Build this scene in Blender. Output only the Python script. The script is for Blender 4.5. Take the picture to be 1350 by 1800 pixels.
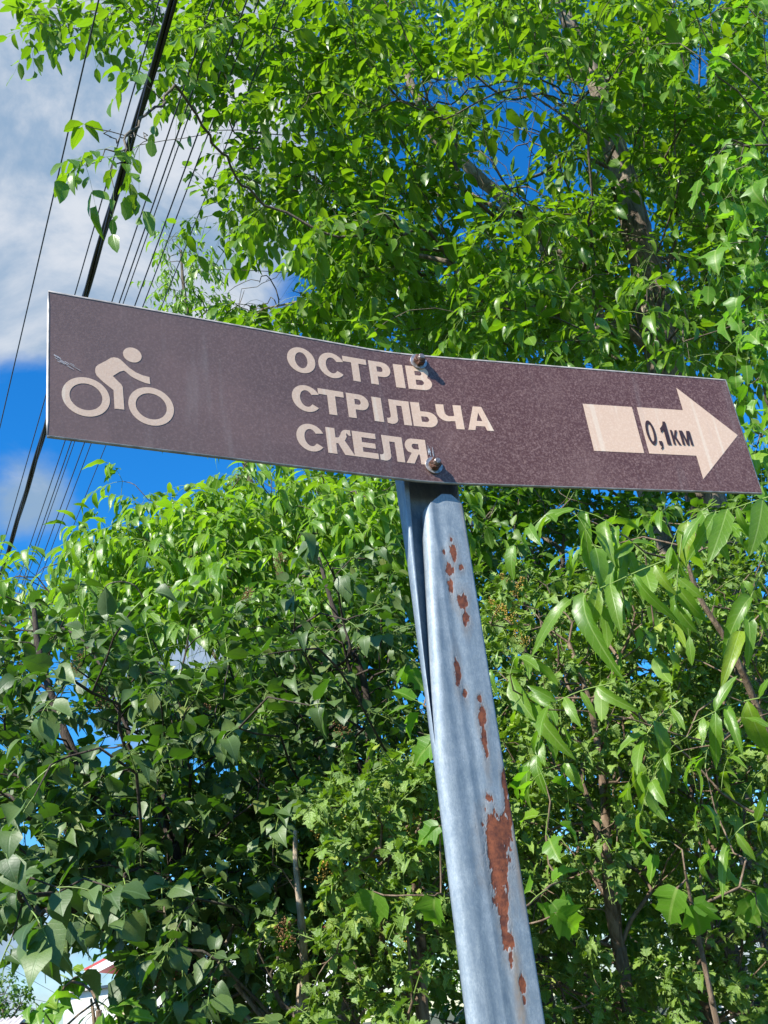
import bpy, bmesh, math, random
import numpy as np
from mathutils import Vector, Matrix

# ------------------------------------------------------------------ camera
S = bpy.context.scene
for o in list(bpy.data.objects):
    bpy.data.objects.remove(o)
C = S.collection
CAMZ = 1.6
FPX = 1800.0                      # focal length in photo pixels (photo 1350 x 1800)
PITCH, ROLL = math.radians(26), math.radians(8)
F = np.array([0, math.cos(PITCH), math.sin(PITCH)])
U0 = np.array([0, -math.sin(PITCH), math.cos(PITCH)])
R0 = np.array([1.0, 0, 0])
CU = U0 * math.cos(ROLL) + R0 * math.sin(ROLL)
CR = R0 * math.cos(ROLL) - U0 * math.sin(ROLL)
EYE = np.array([0, 0, CAMZ])
cam = bpy.data.cameras.new('camera')
cam.sensor_fit = 'VERTICAL'; cam.sensor_height = 24; cam.sensor_width = 18; cam.lens = 24
cam.clip_start = 0.05; cam.clip_end = 3000
co = bpy.data.objects.new('camera', cam); C.objects.link(co)
m = Matrix.Identity(4)
for i in range(3):
    m[i][0] = CR[i]; m[i][1] = CU[i]; m[i][2] = -F[i]; m[i][3] = EYE[i]
co.matrix_world = m
S.camera = co
S.render.resolution_x = 768; S.render.resolution_y = 1024
S.view_settings.view_transform = 'Standard'; S.view_settings.look = 'None'
S.view_settings.gamma = 1; S.view_settings.exposure = 1.02
S.view_settings.use_curve_mapping = False
try:
    S.cycles.max_bounces = 6; S.cycles.diffuse_bounces = 1; S.cycles.glossy_bounces = 2; S.cycles.transmission_bounces = 4; S.cycles.transparent_max_bounces = 8
    S.cycles.sample_clamp_indirect = 6
except Exception:
    pass

def ray(x, y): return F + CR * (x - 675) / FPX - CU * (y - 900) / FPX
def aty(x, y, Y):
    r = ray(x, y); return EYE + r * (Y / r[1])
def project(P):
    q = P - EYE
    z = q @ F
    zz = np.where(z > 0.05, z, 0.05)
    return 675 + FPX * (q @ CR) / zz, 900 - FPX * (q @ CU) / zz, z

# ------------------------------------------------------------------ sun and sky
SUN = np.array([-0.494, -0.549, 0.67]); SUN /= np.linalg.norm(SUN)
sun = bpy.data.lights.new('sun', 'SUN'); sun.energy = 5.0; sun.angle = math.radians(0.53); sun.color = (1.0, 0.955, 0.88)
so = bpy.data.objects.new('sun', sun); C.objects.link(so)
so.rotation_euler = Vector(SUN).to_track_quat('Z', 'Y').to_euler()

W = bpy.data.worlds.new('World'); S.world = W; W.use_nodes = True
NT = W.node_tree; NT.nodes.clear()

class G:
    """tiny node-graph helper"""
    def __init__(self, nt): self.nt = nt
    def n(self, typ, ins=None, **kw):
        nd = self.nt.nodes.new(typ)
        for k, v in kw.items(): setattr(nd, k, v)
        for k, v in (ins or {}).items():
            s = nd.inputs[k]
            if isinstance(v, bpy.types.NodeSocket): self.nt.links.new(v, s)
            else:
                if isinstance(v, tuple) and len(v) == 3 and s.type == 'RGBA': v = (*v, 1)
                s.default_value = v
        return nd
    def math(self, op, a, b=0.0, clamp=False):
        return self.n('ShaderNodeMath', {0: a, 1: b}, operation=op, use_clamp=clamp).outputs[0]
    def vmath(self, op, a, b=(0, 0, 0)):
        nd = self.n('ShaderNodeVectorMath', {0: a, 1: b}, operation=op)
        return nd.outputs['Value'] if op in ('DOT_PRODUCT', 'LENGTH', 'DISTANCE') else nd.outputs[0]
    def mix(self, f, a, b, blend='MIX'):
        nd = self.nt.nodes.new('ShaderNodeMix'); nd.data_type = 'RGBA'; nd.blend_type = blend
        for i, v in ((0, f), (6, a), (7, b)):
            s = nd.inputs[i]
            if isinstance(v, bpy.types.NodeSocket): self.nt.links.new(v, s)
            else: s.default_value = (*v, 1) if isinstance(v, tuple) and len(v) == 3 else v
        return nd.outputs[2]
    def noise(self, vec, scale, detail=3.0, rough=0.5, dist=0.0):
        return self.n('ShaderNodeTexNoise', {'Vector': vec, 'Scale': scale, 'Detail': detail, 'Roughness': rough, 'Distortion': dist}).outputs['Fac']
    def ramp(self, v, a, b, lo=0.0, hi=1.0):
        return self.n('ShaderNodeMapRange', {'Value': v, 'From Min': a, 'From Max': b, 'To Min': lo, 'To Max': hi}, interpolation_type='SMOOTHSTEP').outputs[0]

g = G(NT)
SKY_STRENGTH = 0.050
sky = g.n('ShaderNodeTexSky', sky_type='NISHITA')
sky.sun_disc = False
sky.sun_elevation = math.asin(SUN[2]); sky.sun_rotation = math.atan2(SUN[0], SUN[1])
sky.air_density = 1.0; sky.dust_density = 0.2; sky.ozone_density = 2.5
blue = g.n('ShaderNodeHueSaturation', {'Saturation': 1.35, 'Value': 1.75, 'Color': sky.outputs[0]}).outputs[0]
tc = g.n('ShaderNodeTexCoord').outputs['Generated']
elev = g.n('ShaderNodeSeparateXYZ', {0: tc}).outputs[2]
blue = g.mix(1.0, blue, g.mix(g.ramp(elev, 0.0, 0.38), (0.86, 1.0, 1.15), (0.50, 1.20, 1.46)), 'MULTIPLY')
def unit(v): v = np.array(v, float); return v / np.linalg.norm(v)
def blob(px, py, rad_px, soft):
    """cloud patch on the sky in one compass direction"""
    c = unit(ray(px, py)); a = math.atan(rad_px / FPX)
    d = g.vmath('DISTANCE', tc, tuple(c))
    return g.ramp(d, a * (1 + soft), a * (1 - soft))
mp = g.n('ShaderNodeMapping', {'Vector': tc, 'Scale': (1.0, 1.0, 1.7)}).outputs[0]
n1 = g.noise(mp, 3.4, 8.0, 0.56, 0.25)
n2 = g.noise(mp, 7.5, 5.0, 0.6, 0.6)
nz = g.math('ADD', g.math('MULTIPLY', n1, 0.7), g.math('MULTIPLY', n2, 0.3))
acc = None
for (px, py, r, s, w) in [(60, 120, 500, 0.38, 0.44), (-250, 300, 300, 0.5, 0.3), (390, 420, 190, 0.7, 0.2), (25, 860, 90, 0.8, 0.25), (90, 905, 80, 0.8, 0.12),
                          (330, 1160, 170, 0.6, 0.5), (40, 1740, 240, 0.8, 0.24), (-100, 1600, 150, 0.7, 0.1), (1230, 1760, 260, 0.6, 0.3)]:
    b = g.math('MULTIPLY', blob(px, py, r, s), w)
    acc = b if acc is None else g.math('ADD', acc, b)
cov = g.ramp(g.math('ADD', nz, acc), 0.66, 0.86)
shade = g.ramp(g.noise(mp, 4.6, 8.0, 0.6, 0.5), 0.42, 0.68)
cloud = g.mix(shade, (3.0, 4.4, 6.1), (7.6, 8.0, 8.5))
g.n('ShaderNodeOutputWorld', {0: g.n('ShaderNodeBackground', {0: g.mix(g.math('MULTIPLY', cov, 0.93), blue, cloud), 1: SKY_STRENGTH}).outputs[0]})

# ------------------------------------------------------------------ helpers
rng = np.random.default_rng(7)
MATS = {}
def mat(name):
    m = bpy.data.materials.new(name); m.use_nodes = True; m.node_tree.nodes.clear(); MATS[name] = m
    return m, G(m.node_tree)
def out(g, sh, disp=None):
    o = g.n('ShaderNodeOutputMaterial', {0: sh})
    return o
def mesh(name, V, Fc, uv=None, smooth=True):
    """V (n,3); Fc list/array of equal-size faces or list of arrays of different sizes"""
    me = bpy.data.meshes.new(name)
    V = np.asarray(V, np.float32)
    arrs = Fc if isinstance(Fc, list) and len(Fc) and isinstance(Fc[0], np.ndarray) and Fc[0].ndim == 2 else [np.asarray(Fc)]
    arrs = [a for a in arrs if len(a)]
    loops = np.concatenate([a.ravel() for a in arrs]).astype(np.int32)
    tot = np.concatenate([np.full(len(a), a.shape[1]) for a in arrs]).astype(np.int32)
    start = np.concatenate([[0], np.cumsum(tot)[:-1]]).astype(np.int32)
    me.vertices.add(len(V)); me.vertices.foreach_set('co', V.ravel())
    me.loops.add(len(loops)); me.loops.foreach_set('vertex_index', loops)
    me.polygons.add(len(tot)); me.polygons.foreach_set('loop_start', start); me.polygons.foreach_set('loop_total', tot)
    me.update(calc_edges=True)
    if smooth: me.polygons.foreach_set('use_smooth', np.ones(len(tot), bool))
    if uv is not None:
        l = me.uv_layers.new(name='UVMap'); l.data.foreach_set('uv', np.asarray(uv, np.float32)[loops].ravel())
    me.validate()
    return me
def link(name, me, mtl=None, parent=None, loc=None, kind=None):
    o = bpy.data.objects.new(name, me)
    if mtl is not None and me is not None and not me.materials: me.materials.append(mtl)
    C.objects.link(o)
    if parent is not None: o.parent = parent
    if loc is not None: o.location = loc
    if kind: o['kind'] = kind
    return o
def thing(name, label, cat, loc, group=None, kind=None):
    o = bpy.data.objects.new(name, None); C.objects.link(o); o.location = loc
    o['label'] = label; o['category'] = cat; o.empty_display_size = .1
    if group: o['group'] = group
    if kind: o['kind'] = kind
    return o
def bm_mesh(name, bm, smooth=False):
    me = bpy.data.meshes.new(name); bm.normal_update(); bm.to_mesh(me); bm.free()
    if smooth:
        for p in me.polygons: p.use_smooth = True
    return me
def box(bm, c, s, rot=None):
    r = bmesh.ops.create_cube(bm, size=1.0)
    M = Matrix.Translation(Vector(c)) @ (rot.to_4x4() if rot else Matrix.Identity(4)) @ Matrix.Diagonal((*s, 1))
    bmesh.ops.transform(bm, matrix=M, verts=r['verts']); return r['verts']

def tubes(P, Rr, sides=4):
    """batch of tubes. P (n,k,3), Rr (n,k). returns V, quads"""
    n, k, _ = P.shape
    T = np.gradient(P, axis=1); T /= np.linalg.norm(T, axis=2, keepdims=True) + 1e-9
    ref = np.tile(np.array([0.31, 0.17, 0.93]), (n, k, 1))
    par = np.abs((T * ref).sum(2)) > 0.9
    ref[par] = (1, 0, 0)
    # keep one reference per tube so that rings do not twist
    anyp = par.any(1); ref[anyp] = np.where((np.abs(T[anyp][:, :, 0:1]).mean(1, keepdims=True) < .8), np.array([1.0, 0, 0]), np.array([0, 1.0, 0]))
    A = np.cross(T, ref); A /= np.linalg.norm(A, axis=2, keepdims=True) + 1e-9
    B = np.cross(T, A)
    th = np.arange(sides) * 2 * math.pi / sides
    V = P[:, :, None, :] + Rr[:, :, None, None] * (A[:, :, None, :] * np.cos(th)[None, None, :, None] + B[:, :, None, :] * np.sin(th)[None, None, :, None])
    i = np.arange(n)[:, None, None] * (k * sides) + np.arange(k - 1)[None, :, None] * sides
    j = np.arange(sides)[None, None, :]; j2 = (j + 1) % sides
    Q = np.stack([i + j, i + sides + j, i + sides + j2, i + j2], -1).reshape(-1, 4)
    return V.reshape(-1, 3), Q
def tube1(P, R, sides=8, wob=0.0):
    """one tube with parallel-transported frame and closed ends"""
    P = np.asarray(P, float); k = len(P); R = np.asarray(R, float) * np.ones(k)
    T = np.gradient(P, axis=0); T /= np.linalg.norm(T, axis=1, keepdims=True) + 1e-9
    a = np.cross(T[0], (0.3, 0.9, 0.1)); a /= np.linalg.norm(a)
    V = []; th = np.arange(sides) * 2 * math.pi / sides
    w = 1 + wob * rng.standard_normal((k, sides))
    for i in range(k):
        a = a - T[i] * (a @ T[i]); a /= np.linalg.norm(a); b = np.cross(T[i], a)
        V.append(P[i] + (R[i] * w[i])[:, None] * (np.cos(th)[:, None] * a + np.sin(th)[:, None] * b))
    V = np.concatenate(V)
    i = np.arange(k - 1)[:, None] * sides; j = np.arange(sides)[None]; j2 = (j + 1) % sides
    Q = np.stack([i + j, i + j2, i + sides + j2, i + sides + j], -1).reshape(-1, 4)
    return V, Q
def smooth_path(pts, n):
    """Catmull-Rom through pts, n samples"""
    P = np.asarray(pts, float); P = np.vstack([2 * P[0] - P[1], P, 2 * P[-1] - P[-2]])
    seg = len(P) - 3; o = []
    for t in np.linspace(0, seg - 1e-6, n):
        i = int(t); u = t - i; a, b, c, d = P[i:i + 4]
        o.append(0.5 * ((2 * b) + (-a + c) * u + (2 * a - 5 * b + 4 * c - d) * u * u + (-a + 3 * b - 3 * c + d) * u ** 3))
    return np.array(o)

# ------------------------------------------------------------------ materials
def leaf_mat(name, ca, cb, trans, rough=0.42, spec=0.5, mixf=0.38, vein=(0.25, 0.4, 0.1), veinf=0.35, pale=0.25, crinkle=0.0):
    m, g = mat(name)
    geo = g.n('ShaderNodeNewGeometry'); oi = g.n('ShaderNodeObjectInfo')
    r = g.math('FRACT', g.math('ADD', geo.outputs['Random Per Island'], oi.outputs['Random']))
    r2 = g.math('FRACT', g.math('MULTIPLY', r, 7.31))
    uv = g.n('ShaderNodeTexCoord').outputs['UV']
    sx = g.n('ShaderNodeSeparateXYZ', {0: uv})
    u = g.math('ABSOLUTE', g.math('SUBTRACT', sx.outputs[0], 0.5))
    mid = g.ramp(u, 0.045, 0.012)
    sv = g.math('FRACT', g.math('MULTIPLY', g.math('SUBTRACT', sx.outputs[1], g.math('MULTIPLY', u, 0.55)), 8.0))
    side = g.ramp(g.math('ABSOLUTE', g.math('SUBTRACT', sv, 0.5)), 0.07, 0.0)
    v = g.math('MAXIMUM', mid, g.math('MULTIPLY', side, 0.55))
    col = g.mix(r, ca, cb)
    col = g.mix(g.ramp(r2, 0.93, 0.99, 0, 0.45), col, tuple(np.array(cb) * (2.2, 1.5, 0.9)))   # a few yellowing leaves
    mott = g.noise(g.n('ShaderNodeTexCoord').outputs['Object'], 38.0, 2.0)
    col = g.mix(g.ramp(mott, 0.35, 0.7, 0, 0.35), col, tuple(np.array(ca) * 0.6))
    col = g.mix(g.math('MULTIPLY', v, veinf), col, vein)
    wp = g.vmath('ADD', uv, g.n('ShaderNodeCombineXYZ', {0: g.math('MULTIPLY', r, 37.0), 1: g.math('MULTIPLY', r2, 23.0)}).outputs[0])
    spot = g.math('MULTIPLY', g.ramp(g.noise(wp, 3.2, 3.0, 0.6), 0.66, 0.72), g.ramp(r2, 0.55, 0.6))
    col = g.mix(g.math('MULTIPLY', spot, 0.6), col, (0.16, 0.10, 0.03))
    back = geo.outputs['Backfacing']
    under = g.mix(0.5, col, tuple(np.array(cb) * (1.5, 1.25, 1.6)))
    colf = g.mix(g.math('MULTIPLY', back, pale), col, under)
    tcol = g.mix(r, trans, tuple(np.array(trans) * (0.6, 0.75, 0.5)))
    tcol = g.mix(g.math('MULTIPLY', v, 0.45), tcol, tuple(np.array(trans) * (0.45, 0.5, 0.5)))
    rg = g.math('ADD', rough, g.math('MULTIPLY', back, 0.2))
    h = g.math('ADD', g.math('MULTIPLY', v, -0.6), g.math('MULTIPLY', g.noise(uv, 9.0 if crinkle else 5.0, 2.0), 1.0 + crinkle))
    bump = g.n('ShaderNodeBump', {'Strength': 0.25 + 0.4 * crinkle, 'Distance': 0.002, 'Height': h}).outputs[0]
    p = g.n('ShaderNodeBsdfPrincipled', {'Base Color': colf, 'Roughness': rg, 'Specular IOR Level': spec, 'Normal': bump}).outputs[0]
    t = g.n('ShaderNodeBsdfTranslucent', {'Color': tcol, 'Normal': bump}).outputs[0]
    out(g, g.n('ShaderNodeMixShader', {0: mixf, 1: p, 2: t}).outputs[0])
    return m
M_WAL = leaf_mat('walnut_leaf', (0.050, 0.125, 0.006), (0.110, 0.205, 0.010), (0.33, 0.58, 0.010), 0.38, 0.6, 0.38)
M_WALN = leaf_mat('young_walnut_leaf', (0.085, 0.185, 0.012), (0.150, 0.270, 0.024), (0.38, 0.66, 0.02), 0.38, 0.5, 0.40, vein=(0.3, 0.42, 0.12), veinf=0.6)
M_LIL = leaf_mat('lilac_leaf', (0.036, 0.076, 0.016), (0.115, 0.180, 0.046), (0.16, 0.38, 0.012), 0.48, 0.5, 0.22, vein=(0.12, 0.2, 0.08), veinf=0.3)
M_NIN = leaf_mat('ninebark_leaf', (0.090, 0.170, 0.020), (0.210, 0.320, 0.050), (0.34, 0.58, 0.02), 0.48, 0.5, 0.24, vein=(0.15, 0.22, 0.1), veinf=0.4, crinkle=1.0)
M_BOX = leaf_mat('maple_leaf', (0.085, 0.205, 0.014), (0.130, 0.270, 0.024), (0.30, 0.62, 0.02), 0.42, 0.4, 0.44, vein=(0.3, 0.42, 0.1), veinf=0.6)
M_BACK = leaf_mat('thicket_leaf', (0.040, 0.100, 0.008), (0.095, 0.180, 0.016), (0.22, 0.46, 0.012), 0.45, 0.4, 0.32)

def bark_mat(name, a, b, scale=30.0, rough=0.85, bump=0.6, stretch=0.25):
    m, g = mat(name)
    oc = g.n('ShaderNodeTexCoord').outputs['Object']
    mp = g.n('ShaderNodeMapping', {'Vector': oc, 'Scale': (1, 1, stretch)}).outputs[0]
    n = g.noise(mp, scale, 6.0, 0.65, 0.4)
    n2 = g.noise(oc, scale * 0.15, 3.0)
    c = g.mix(g.ramp(n, 0.3, 0.7), a, b)
    c = g.mix(g.ramp(n2, 0.45, 0.75, 0, 0.5), c, tuple(np.array(a) * 0.55))
    bp = g.n('ShaderNodeBump', {'Strength': bump, 'Distance': 0.02, 'Height': n}).outputs[0]
    out(g, g.n('ShaderNodeBsdfPrincipled', {'Base Color': c, 'Roughness': rough, 'Specular IOR Level': 0.25, 'Normal': bp}).outputs[0])
    return m
M_BARK = bark_mat('walnut_bark', (0.09, 0.068, 0.05), (0.32, 0.26, 0.20))
M_PALE = bark_mat('pale_bark', (0.14, 0.11, 0.08), (0.36, 0.29, 0.22), 22)
M_STEM = bark_mat('shrub_stem', (0.10, 0.065, 0.040), (0.26, 0.19, 0.13), 60)
M_TAN = bark_mat('tan_stem', (0.20, 0.15, 0.10), (0.46, 0.37, 0.27), 70)
M_DARK = bark_mat('dark_stem', (0.035, 0.028, 0.022), (0.085, 0.065, 0.05), 60)
M_TWIG = bark_mat('twig_bark', (0.07, 0.06, 0.045), (0.17, 0.14, 0.10), 80)
def plain(name, col, rough=0.6, spec=0.4, metal=0.0, var=0.15, scale=20.0, bump=0.0):
    m, g = mat(name)
    oc = g.n('ShaderNodeTexCoord').outputs['Object']
    n = g.noise(oc, scale, 4.0)
    c = g.mix(g.ramp(n, 0.3, 0.7), tuple(np.array(col) * (1 - var)), tuple(np.minimum(np.array(col) * (1 + var), 1)))
    ins = {'Base Color': c, 'Roughness': rough, 'Specular IOR Level': spec, 'Metallic': metal}
    if bump: ins['Normal'] = g.n('ShaderNodeBump', {'Strength': bump, 'Distance': 0.01, 'Height': n}).outputs[0]
    out(g, g.n('ShaderNodeBsdfPrincipled', ins).outputs[0])
    return m
M_PET = plain('leaf_stalk', (0.16, 0.24, 0.05), 0.5)
M_SEED = plain('dry_seed_capsule', (0.17, 0.085, 0.03), 0.7, var=0.5, scale=90)
M_SEEDY = plain('ochre_seed_capsule', (0.34, 0.22, 0.03), 0.6, var=0.4, scale=90)
M_NUT = plain('green_walnut_husk', (0.16, 0.26, 0.05), 0.45, var=0.3, scale=60, bump=0.2)

# ------------------------------------------------------------------ leaf templates
def strip(rows, fold=0.25, curve=0.25, wave=0.0, seed=0, twist=0.0):
    """leaf from rows of (t, half width left, half width right, y offset of the sides)"""
    r = np.random.default_rng(seed); V = []; UV = []
    wm = max(max(a, b) for _, a, b, _ in rows)
    for t, wl, wr, dy in rows:
        zc = -curve * t * t; tw = twist * t
        for sgn, w in ((-1, wl), (0, 0), (1, wr)):
            x = sgn * w; z = zc + abs(x) * fold + tw * x + (wave * r.uniform(-1, 1) * (1 if sgn else 0.15))
            y = t * (1 - 0.25 * curve * t) + (dy if sgn else 0)
            V.append((x, y, z)); UV.append((0.5 + 0.5 * x / wm, t + (dy if sgn else 0)))
    Q = []
    for i in range(len(rows) - 1):
        a = i * 3; b = a + 3
        Q += [(a, a + 1, b + 1, b), (a + 1, a + 2, b + 2, b + 1)]
    return np.array(V), np.array(Q), np.clip(np.array(UV), 0, 1)
def walnut_rows(r, n=6, w=0.2):
    o = []
    for i in range(n + 1):
        t = i / n; k = w * (math.sin(math.pi * min(1, t ** 0.85)) ** 0.75 if 0 < t < 1 else 0.02)
        o.append((t, k * r.uniform(.86, 1.1) + .003, k * r.uniform(.86, 1.1) + .003, r.uniform(-.015, .015)))
    o[-1] = (1.0, 0.003, 0.003, 0); return o
def lilac_rows(r):
    base = [(0.0, .05, -.02), (0.06, .27, -.11), (.2, .40, -.03), (.38, .41, 0), (.56, .31, 0), (.74, .18, 0), (.88, .07, 0), (1.0, .002, 0)]
    return [(t, w * r.uniform(.9, 1.08), w * r.uniform(.9, 1.08), d) for t, w, d in base]
def nine_rows(r):
    base = [(0.0, .03, 0), (.1, .26, -.02), (.28, .46, .10), (.36, .26, .05), (.52, .40, .12), (.62, .22, .05), (.78, .24, .08), (.86, .10, .03), (1.0, .002, 0)]
    return [(t, w * r.uniform(.8, 1.15), w * r.uniform(.8, 1.15), d) for t, w, d in base]
def maple_rows(r):
    base = [(0.0, .04, 0), (.05, .24, -.05), (.16, .36, .0), (.27, .50, .14), (.36, .34, .05), (.50, .27, .03), (.60, .30, .12), (.70, .19, .04), (.84, .11, .03), (1.0, .002, 0)]
    return [(t, w * r.uniform(.75, 1.15), w * r.uniform(.75, 1.15), d) for t, w, d in base]
def oval_rows(r):
    base = [(0.0, .03, 0), (.15, .24, -.01), (.38, .33, 0), (.6, .28, 0), (.82, .13, 0), (1.0, .002, 0)]
    return [(t, w * r.uniform(.85, 1.1), w * r.uniform(.85, 1.1), d) for t, w, d in base]
TPL = {}
def templates(kind, fn, nvar, mt, **kw):
    L = []
    for i in range(nvar):
        r = np.random.default_rng(100 + i * 7 + hash(len(kind)) % 50)
        V, Q, UV = strip(fn(r), fold=r.uniform(*kw.get('fold', (.15, .5))), curve=r.uniform(*kw.get('curve', (.05, .5))), wave=kw.get('wave', .02), seed=i, twist=r.uniform(-.5, .5))
        me = mesh(kind + '_leaf', V, Q, UV); me.materials.append(mt)
        L.append((V, Q, UV, me))
    TPL[kind] = L
templates('walnut', lambda r: walnut_rows(r, 6, r.uniform(.19, .26)), 8, M_WAL, fold=(.1, .5), curve=(.0, .55), wave=.02)
templates('youngwalnut', lambda r: walnut_rows(r, 9, r.uniform(.15, .21)), 10, M_WALN, fold=(.1, .5), curve=(.1, .8), wave=.028)
templates('lilac', lilac_rows, 10, M_LIL, fold=(.05, .7), curve=(.05, .7), wave=.035)
templates('ninebark', nine_rows, 8, M_NIN, fold=(.1, .6), curve=(.1, .7), wave=.06)
templates('maple', maple_rows, 10, M_BOX, fold=(.05, .4), curve=(.1, .6), wave=.025)
templates('thicket', oval_rows, 8, M_BACK, fold=(.1, .6), curve=(.0, .6), wave=.03)

# ------------------------------------------------------------------ plant growth
def frames(D, N):
    """leaf direction D, preferred normal N -> matrices with columns x, y(=D), z"""
    D = D / (np.linalg.norm(D, axis=1, keepdims=True) + 1e-9)
    N = N - D * (N * D).sum(1, keepdims=True); N /= np.linalg.norm(N, axis=1, keepdims=True) + 1e-9
    X = np.cross(D, N)
    return np.stack([X, D, N], -1)
def rnd(n): 
    v = rng.standard_normal((n, 3)); return v / np.linalg.norm(v, axis=1, keepdims=True)

GAPS = []
# where the crowns are thin: centre and radii in the photo, share of leaves missing, range of distance
THIN = [(860, 165, 200, 34, .9, 0, 9), (1095, 300, 45, 80, .4, 0, 5.1), (1125, 400, 40, 80, .65, 0, 5.1), (1150, 530, 36, 50, .6, 0, 5.1), (1120, 472, 170, 22, .75, 0, 4.4),
        (870, 360, 22, 16, .7, 0, 6.2), (965, 445, 28, 30, .75, 0, 6.2), (1040, 545, 35, 40, .6, 0, 6.2), (815, 297, 24, 12, .8, 0, 6.2), (985, 38, 26, 18, .9, 0, 5),
        (915, 215, 75, 50, .6, 0, 9), (985, 290, 50, 40, .5, 0, 9), (1228, 115, 20, 42, .95, 0, 9), (800, 400, 40, 30, .5, 0, 9), 
        (1040, 60, 60, 60, .35, 0, 9), (700, 260, 40, 30, .4, 0, 9), (1220, 490, 60, 22, .6, 0, 9),
        (330, 330, 110, 120, .5, 3.6, 9), (270, 240, 70, 130, .6, 3.4, 9), (480, 508, 80, 34, .95, 3.6, 9), (530, 240, 60, 20, .6, 0, 9), (400, 235, 80, 18, .6, 0, 4.5), (540, 320, 30, 24, .8, 0, 9),
        (525, 1640, 16, 170, .85, 0, 2.75), (498, 1540, 26, 26, .8, 0, 2.75), (1068, 1520, 14, 90, .7, 0, 3.2), (1090, 1670, 16, 100, .8, 0, 3.2), (1240, 1680, 14, 80, .7, 0, 3.3),
        (330, 1148, 64, 34, .9, 0, 9), (1133, 1168, 15, 14, 1, 0, 9), (60, 1480, 36, 18, .9, 0, 9), (108, 1452, 22, 14, .9, 0, 9), (310, 1530, 16, 14, .9, 0, 9), (352, 1345, 26, 12, .9, 0, 9), (392, 1350, 16, 12, .9, 0, 9), (455, 1300, 9, 8, 1, 0, 9), (648, 1190, 9, 7, 1, 0, 9),
        (60, 1758, 88, 60, 1, 0, 9), (170, 1692, 36, 26, 1, 0, 9), (186, 1740, 24, 34, .9, 0, 9), (100, 1640, 26, 14, .9, 0, 9), (350, 1440, 120, 60, .35, 0, 3), (255, 995, 18, 16, 1, 0, 9), (140, 1045, 22, 14, .9, 0, 9),
        (1157, 1722, 12, 10, 1, 0, 12), (1165, 1785, 24, 16, .9, 0, 12), (1180, 1440, 14, 12, .9, 0, 12)]
class Plant:
    def __init__(s, name, label, cat, base, trunk, kind, bark, group=None, trunk_r=0.1, tip_r=0.0022, power=0.42):
        s.name, s.label, s.cat, s.group = name, label, cat, group
        s.kind, s.bark, s.trunk_r, s.tip_r, s.power = kind, bark, trunk_r, tip_r, power
        s.base = np.array(base, float)
        s.P = np.zeros((60000, 3)); s.par = np.full(60000, -1); s.len = np.zeros(60000); s.n = 0; s.tips = []; s.limbn = []
        s.LM, s.LP, s.LT, s.tw, s.pet, s.extra = [], [], [], [], [], []
        pts = smooth_path([base] + list(trunk), 24 if len(trunk) > 1 else 8)
        s.chain(pts, -1, 0)
        s.ntrunk = s.n
    def add(s, p, par):
        i = s.n; s.P[i] = p; s.par[i] = par
        s.len[i] = 0 if par < 0 else s.len[par] + np.linalg.norm(p - s.P[par]); s.n += 1; return i
    def chain(s, pts, par, wob=0.0):
        for k, p in enumerate(pts):
            par = s.add(p + (rng.standard_normal(3) * wob if k else 0), par)
        return par
    def near(s, a, wl=0.3, up=True):
        d = np.linalg.norm(s.P[:s.n] - a, axis=1)
        c = d + wl * s.len[:s.n]
        if up: c = c + 0.6 * np.maximum(0, s.P[:s.n, 2] - a[2] - 0.1)
        c[0] += 5
        return int(np.argmin(c))
    def limb(s, pts, tip=False, wob=0.012, par=None):
        """explicit branch through given points"""
        par = s.near(np.array(pts[0]), 0.02, False) if par is None else par
        Q = smooth_path([s.P[par]] + list(pts), max(6, int(sum(np.linalg.norm(np.diff(np.array([s.P[par]] + list(pts)), axis=0), axis=1)) / 0.09)))
        a = s.n
        e = s.chain(Q[1:], par, wob)
        if tip: s.tips.append((e, 1))
        else: s.tips.append((e, 0))
        return e
    def grow(s, A, wl=0.3, arch=0.08, step=0.12, leafy=1):
        A = np.asarray(A); o = np.argsort(np.min(np.linalg.norm(A[:, None] - s.P[None, :s.ntrunk:3], axis=2), axis=1))
        for a in A[o]:
            i = s.near(a, wl); p = s.P[i]; d = np.linalg.norm(a - p); n = max(2, int(d / step))
            side = rng.standard_normal(3) * 0.06 * d
            par = i
            for k in range(1, n + 1):
                t = k / n
                q = p * (1 - t) + a * t + np.array([0, 0, arch * d * 4 * t * (1 - t)]) + side * math.sin(math.pi * t) + rng.standard_normal(3) * 0.008 * (k < n)
                par = s.add(q, par)
            s.tips.append((par, leafy))
    def spray(s, fn):
        for (i, leafy) in s.tips:
            if not leafy: continue
            p = s.P[i]; q = s.P[s.par[i]]; d = p - q; d /= np.linalg.norm(d) + 1e-9
            fn(s, p, d)
    def leaves(s, P, D, N, size):
        n = len(P); M = frames(D, N) * (size * rng.uniform(.72, 1.1, n))[:, None, None]
        M[:, :, 0] *= rng.uniform(.78, 1.12, n)[:, None]; M[:, :, 2] *= rng.uniform(.3, 1.9, n)[:, None]      # breadth and curl differ from leaf to leaf
        s.LP.append(P); s.LM.append(M); s.LT.append(rng.integers(0, len(TPL[s.kind]), len(P)))
    def finish_arrays(s):
        s.LP = np.concatenate(s.LP); s.LM = np.concatenate(s.LM); s.LT = np.concatenate(s.LT)
        if getattr(s, 'nocull', False): return
        x, y, z = project(s.LP + s.LM[:, :, 1] * .5); keep = np.ones(len(x), bool); rn = rng.random(len(x))
        for cx, cy, rx, ry, pr, ya, yb in THIN:
            keep &= ~((((x - cx) / rx) ** 2 + ((y - cy) / ry) ** 2 < 1) & (rn < pr) & (s.LP[:, 1] > ya) & (s.LP[:, 1] < yb))
        s.LP, s.LM, s.LT = s.LP[keep], s.LM[keep], s.LT[keep]

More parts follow.
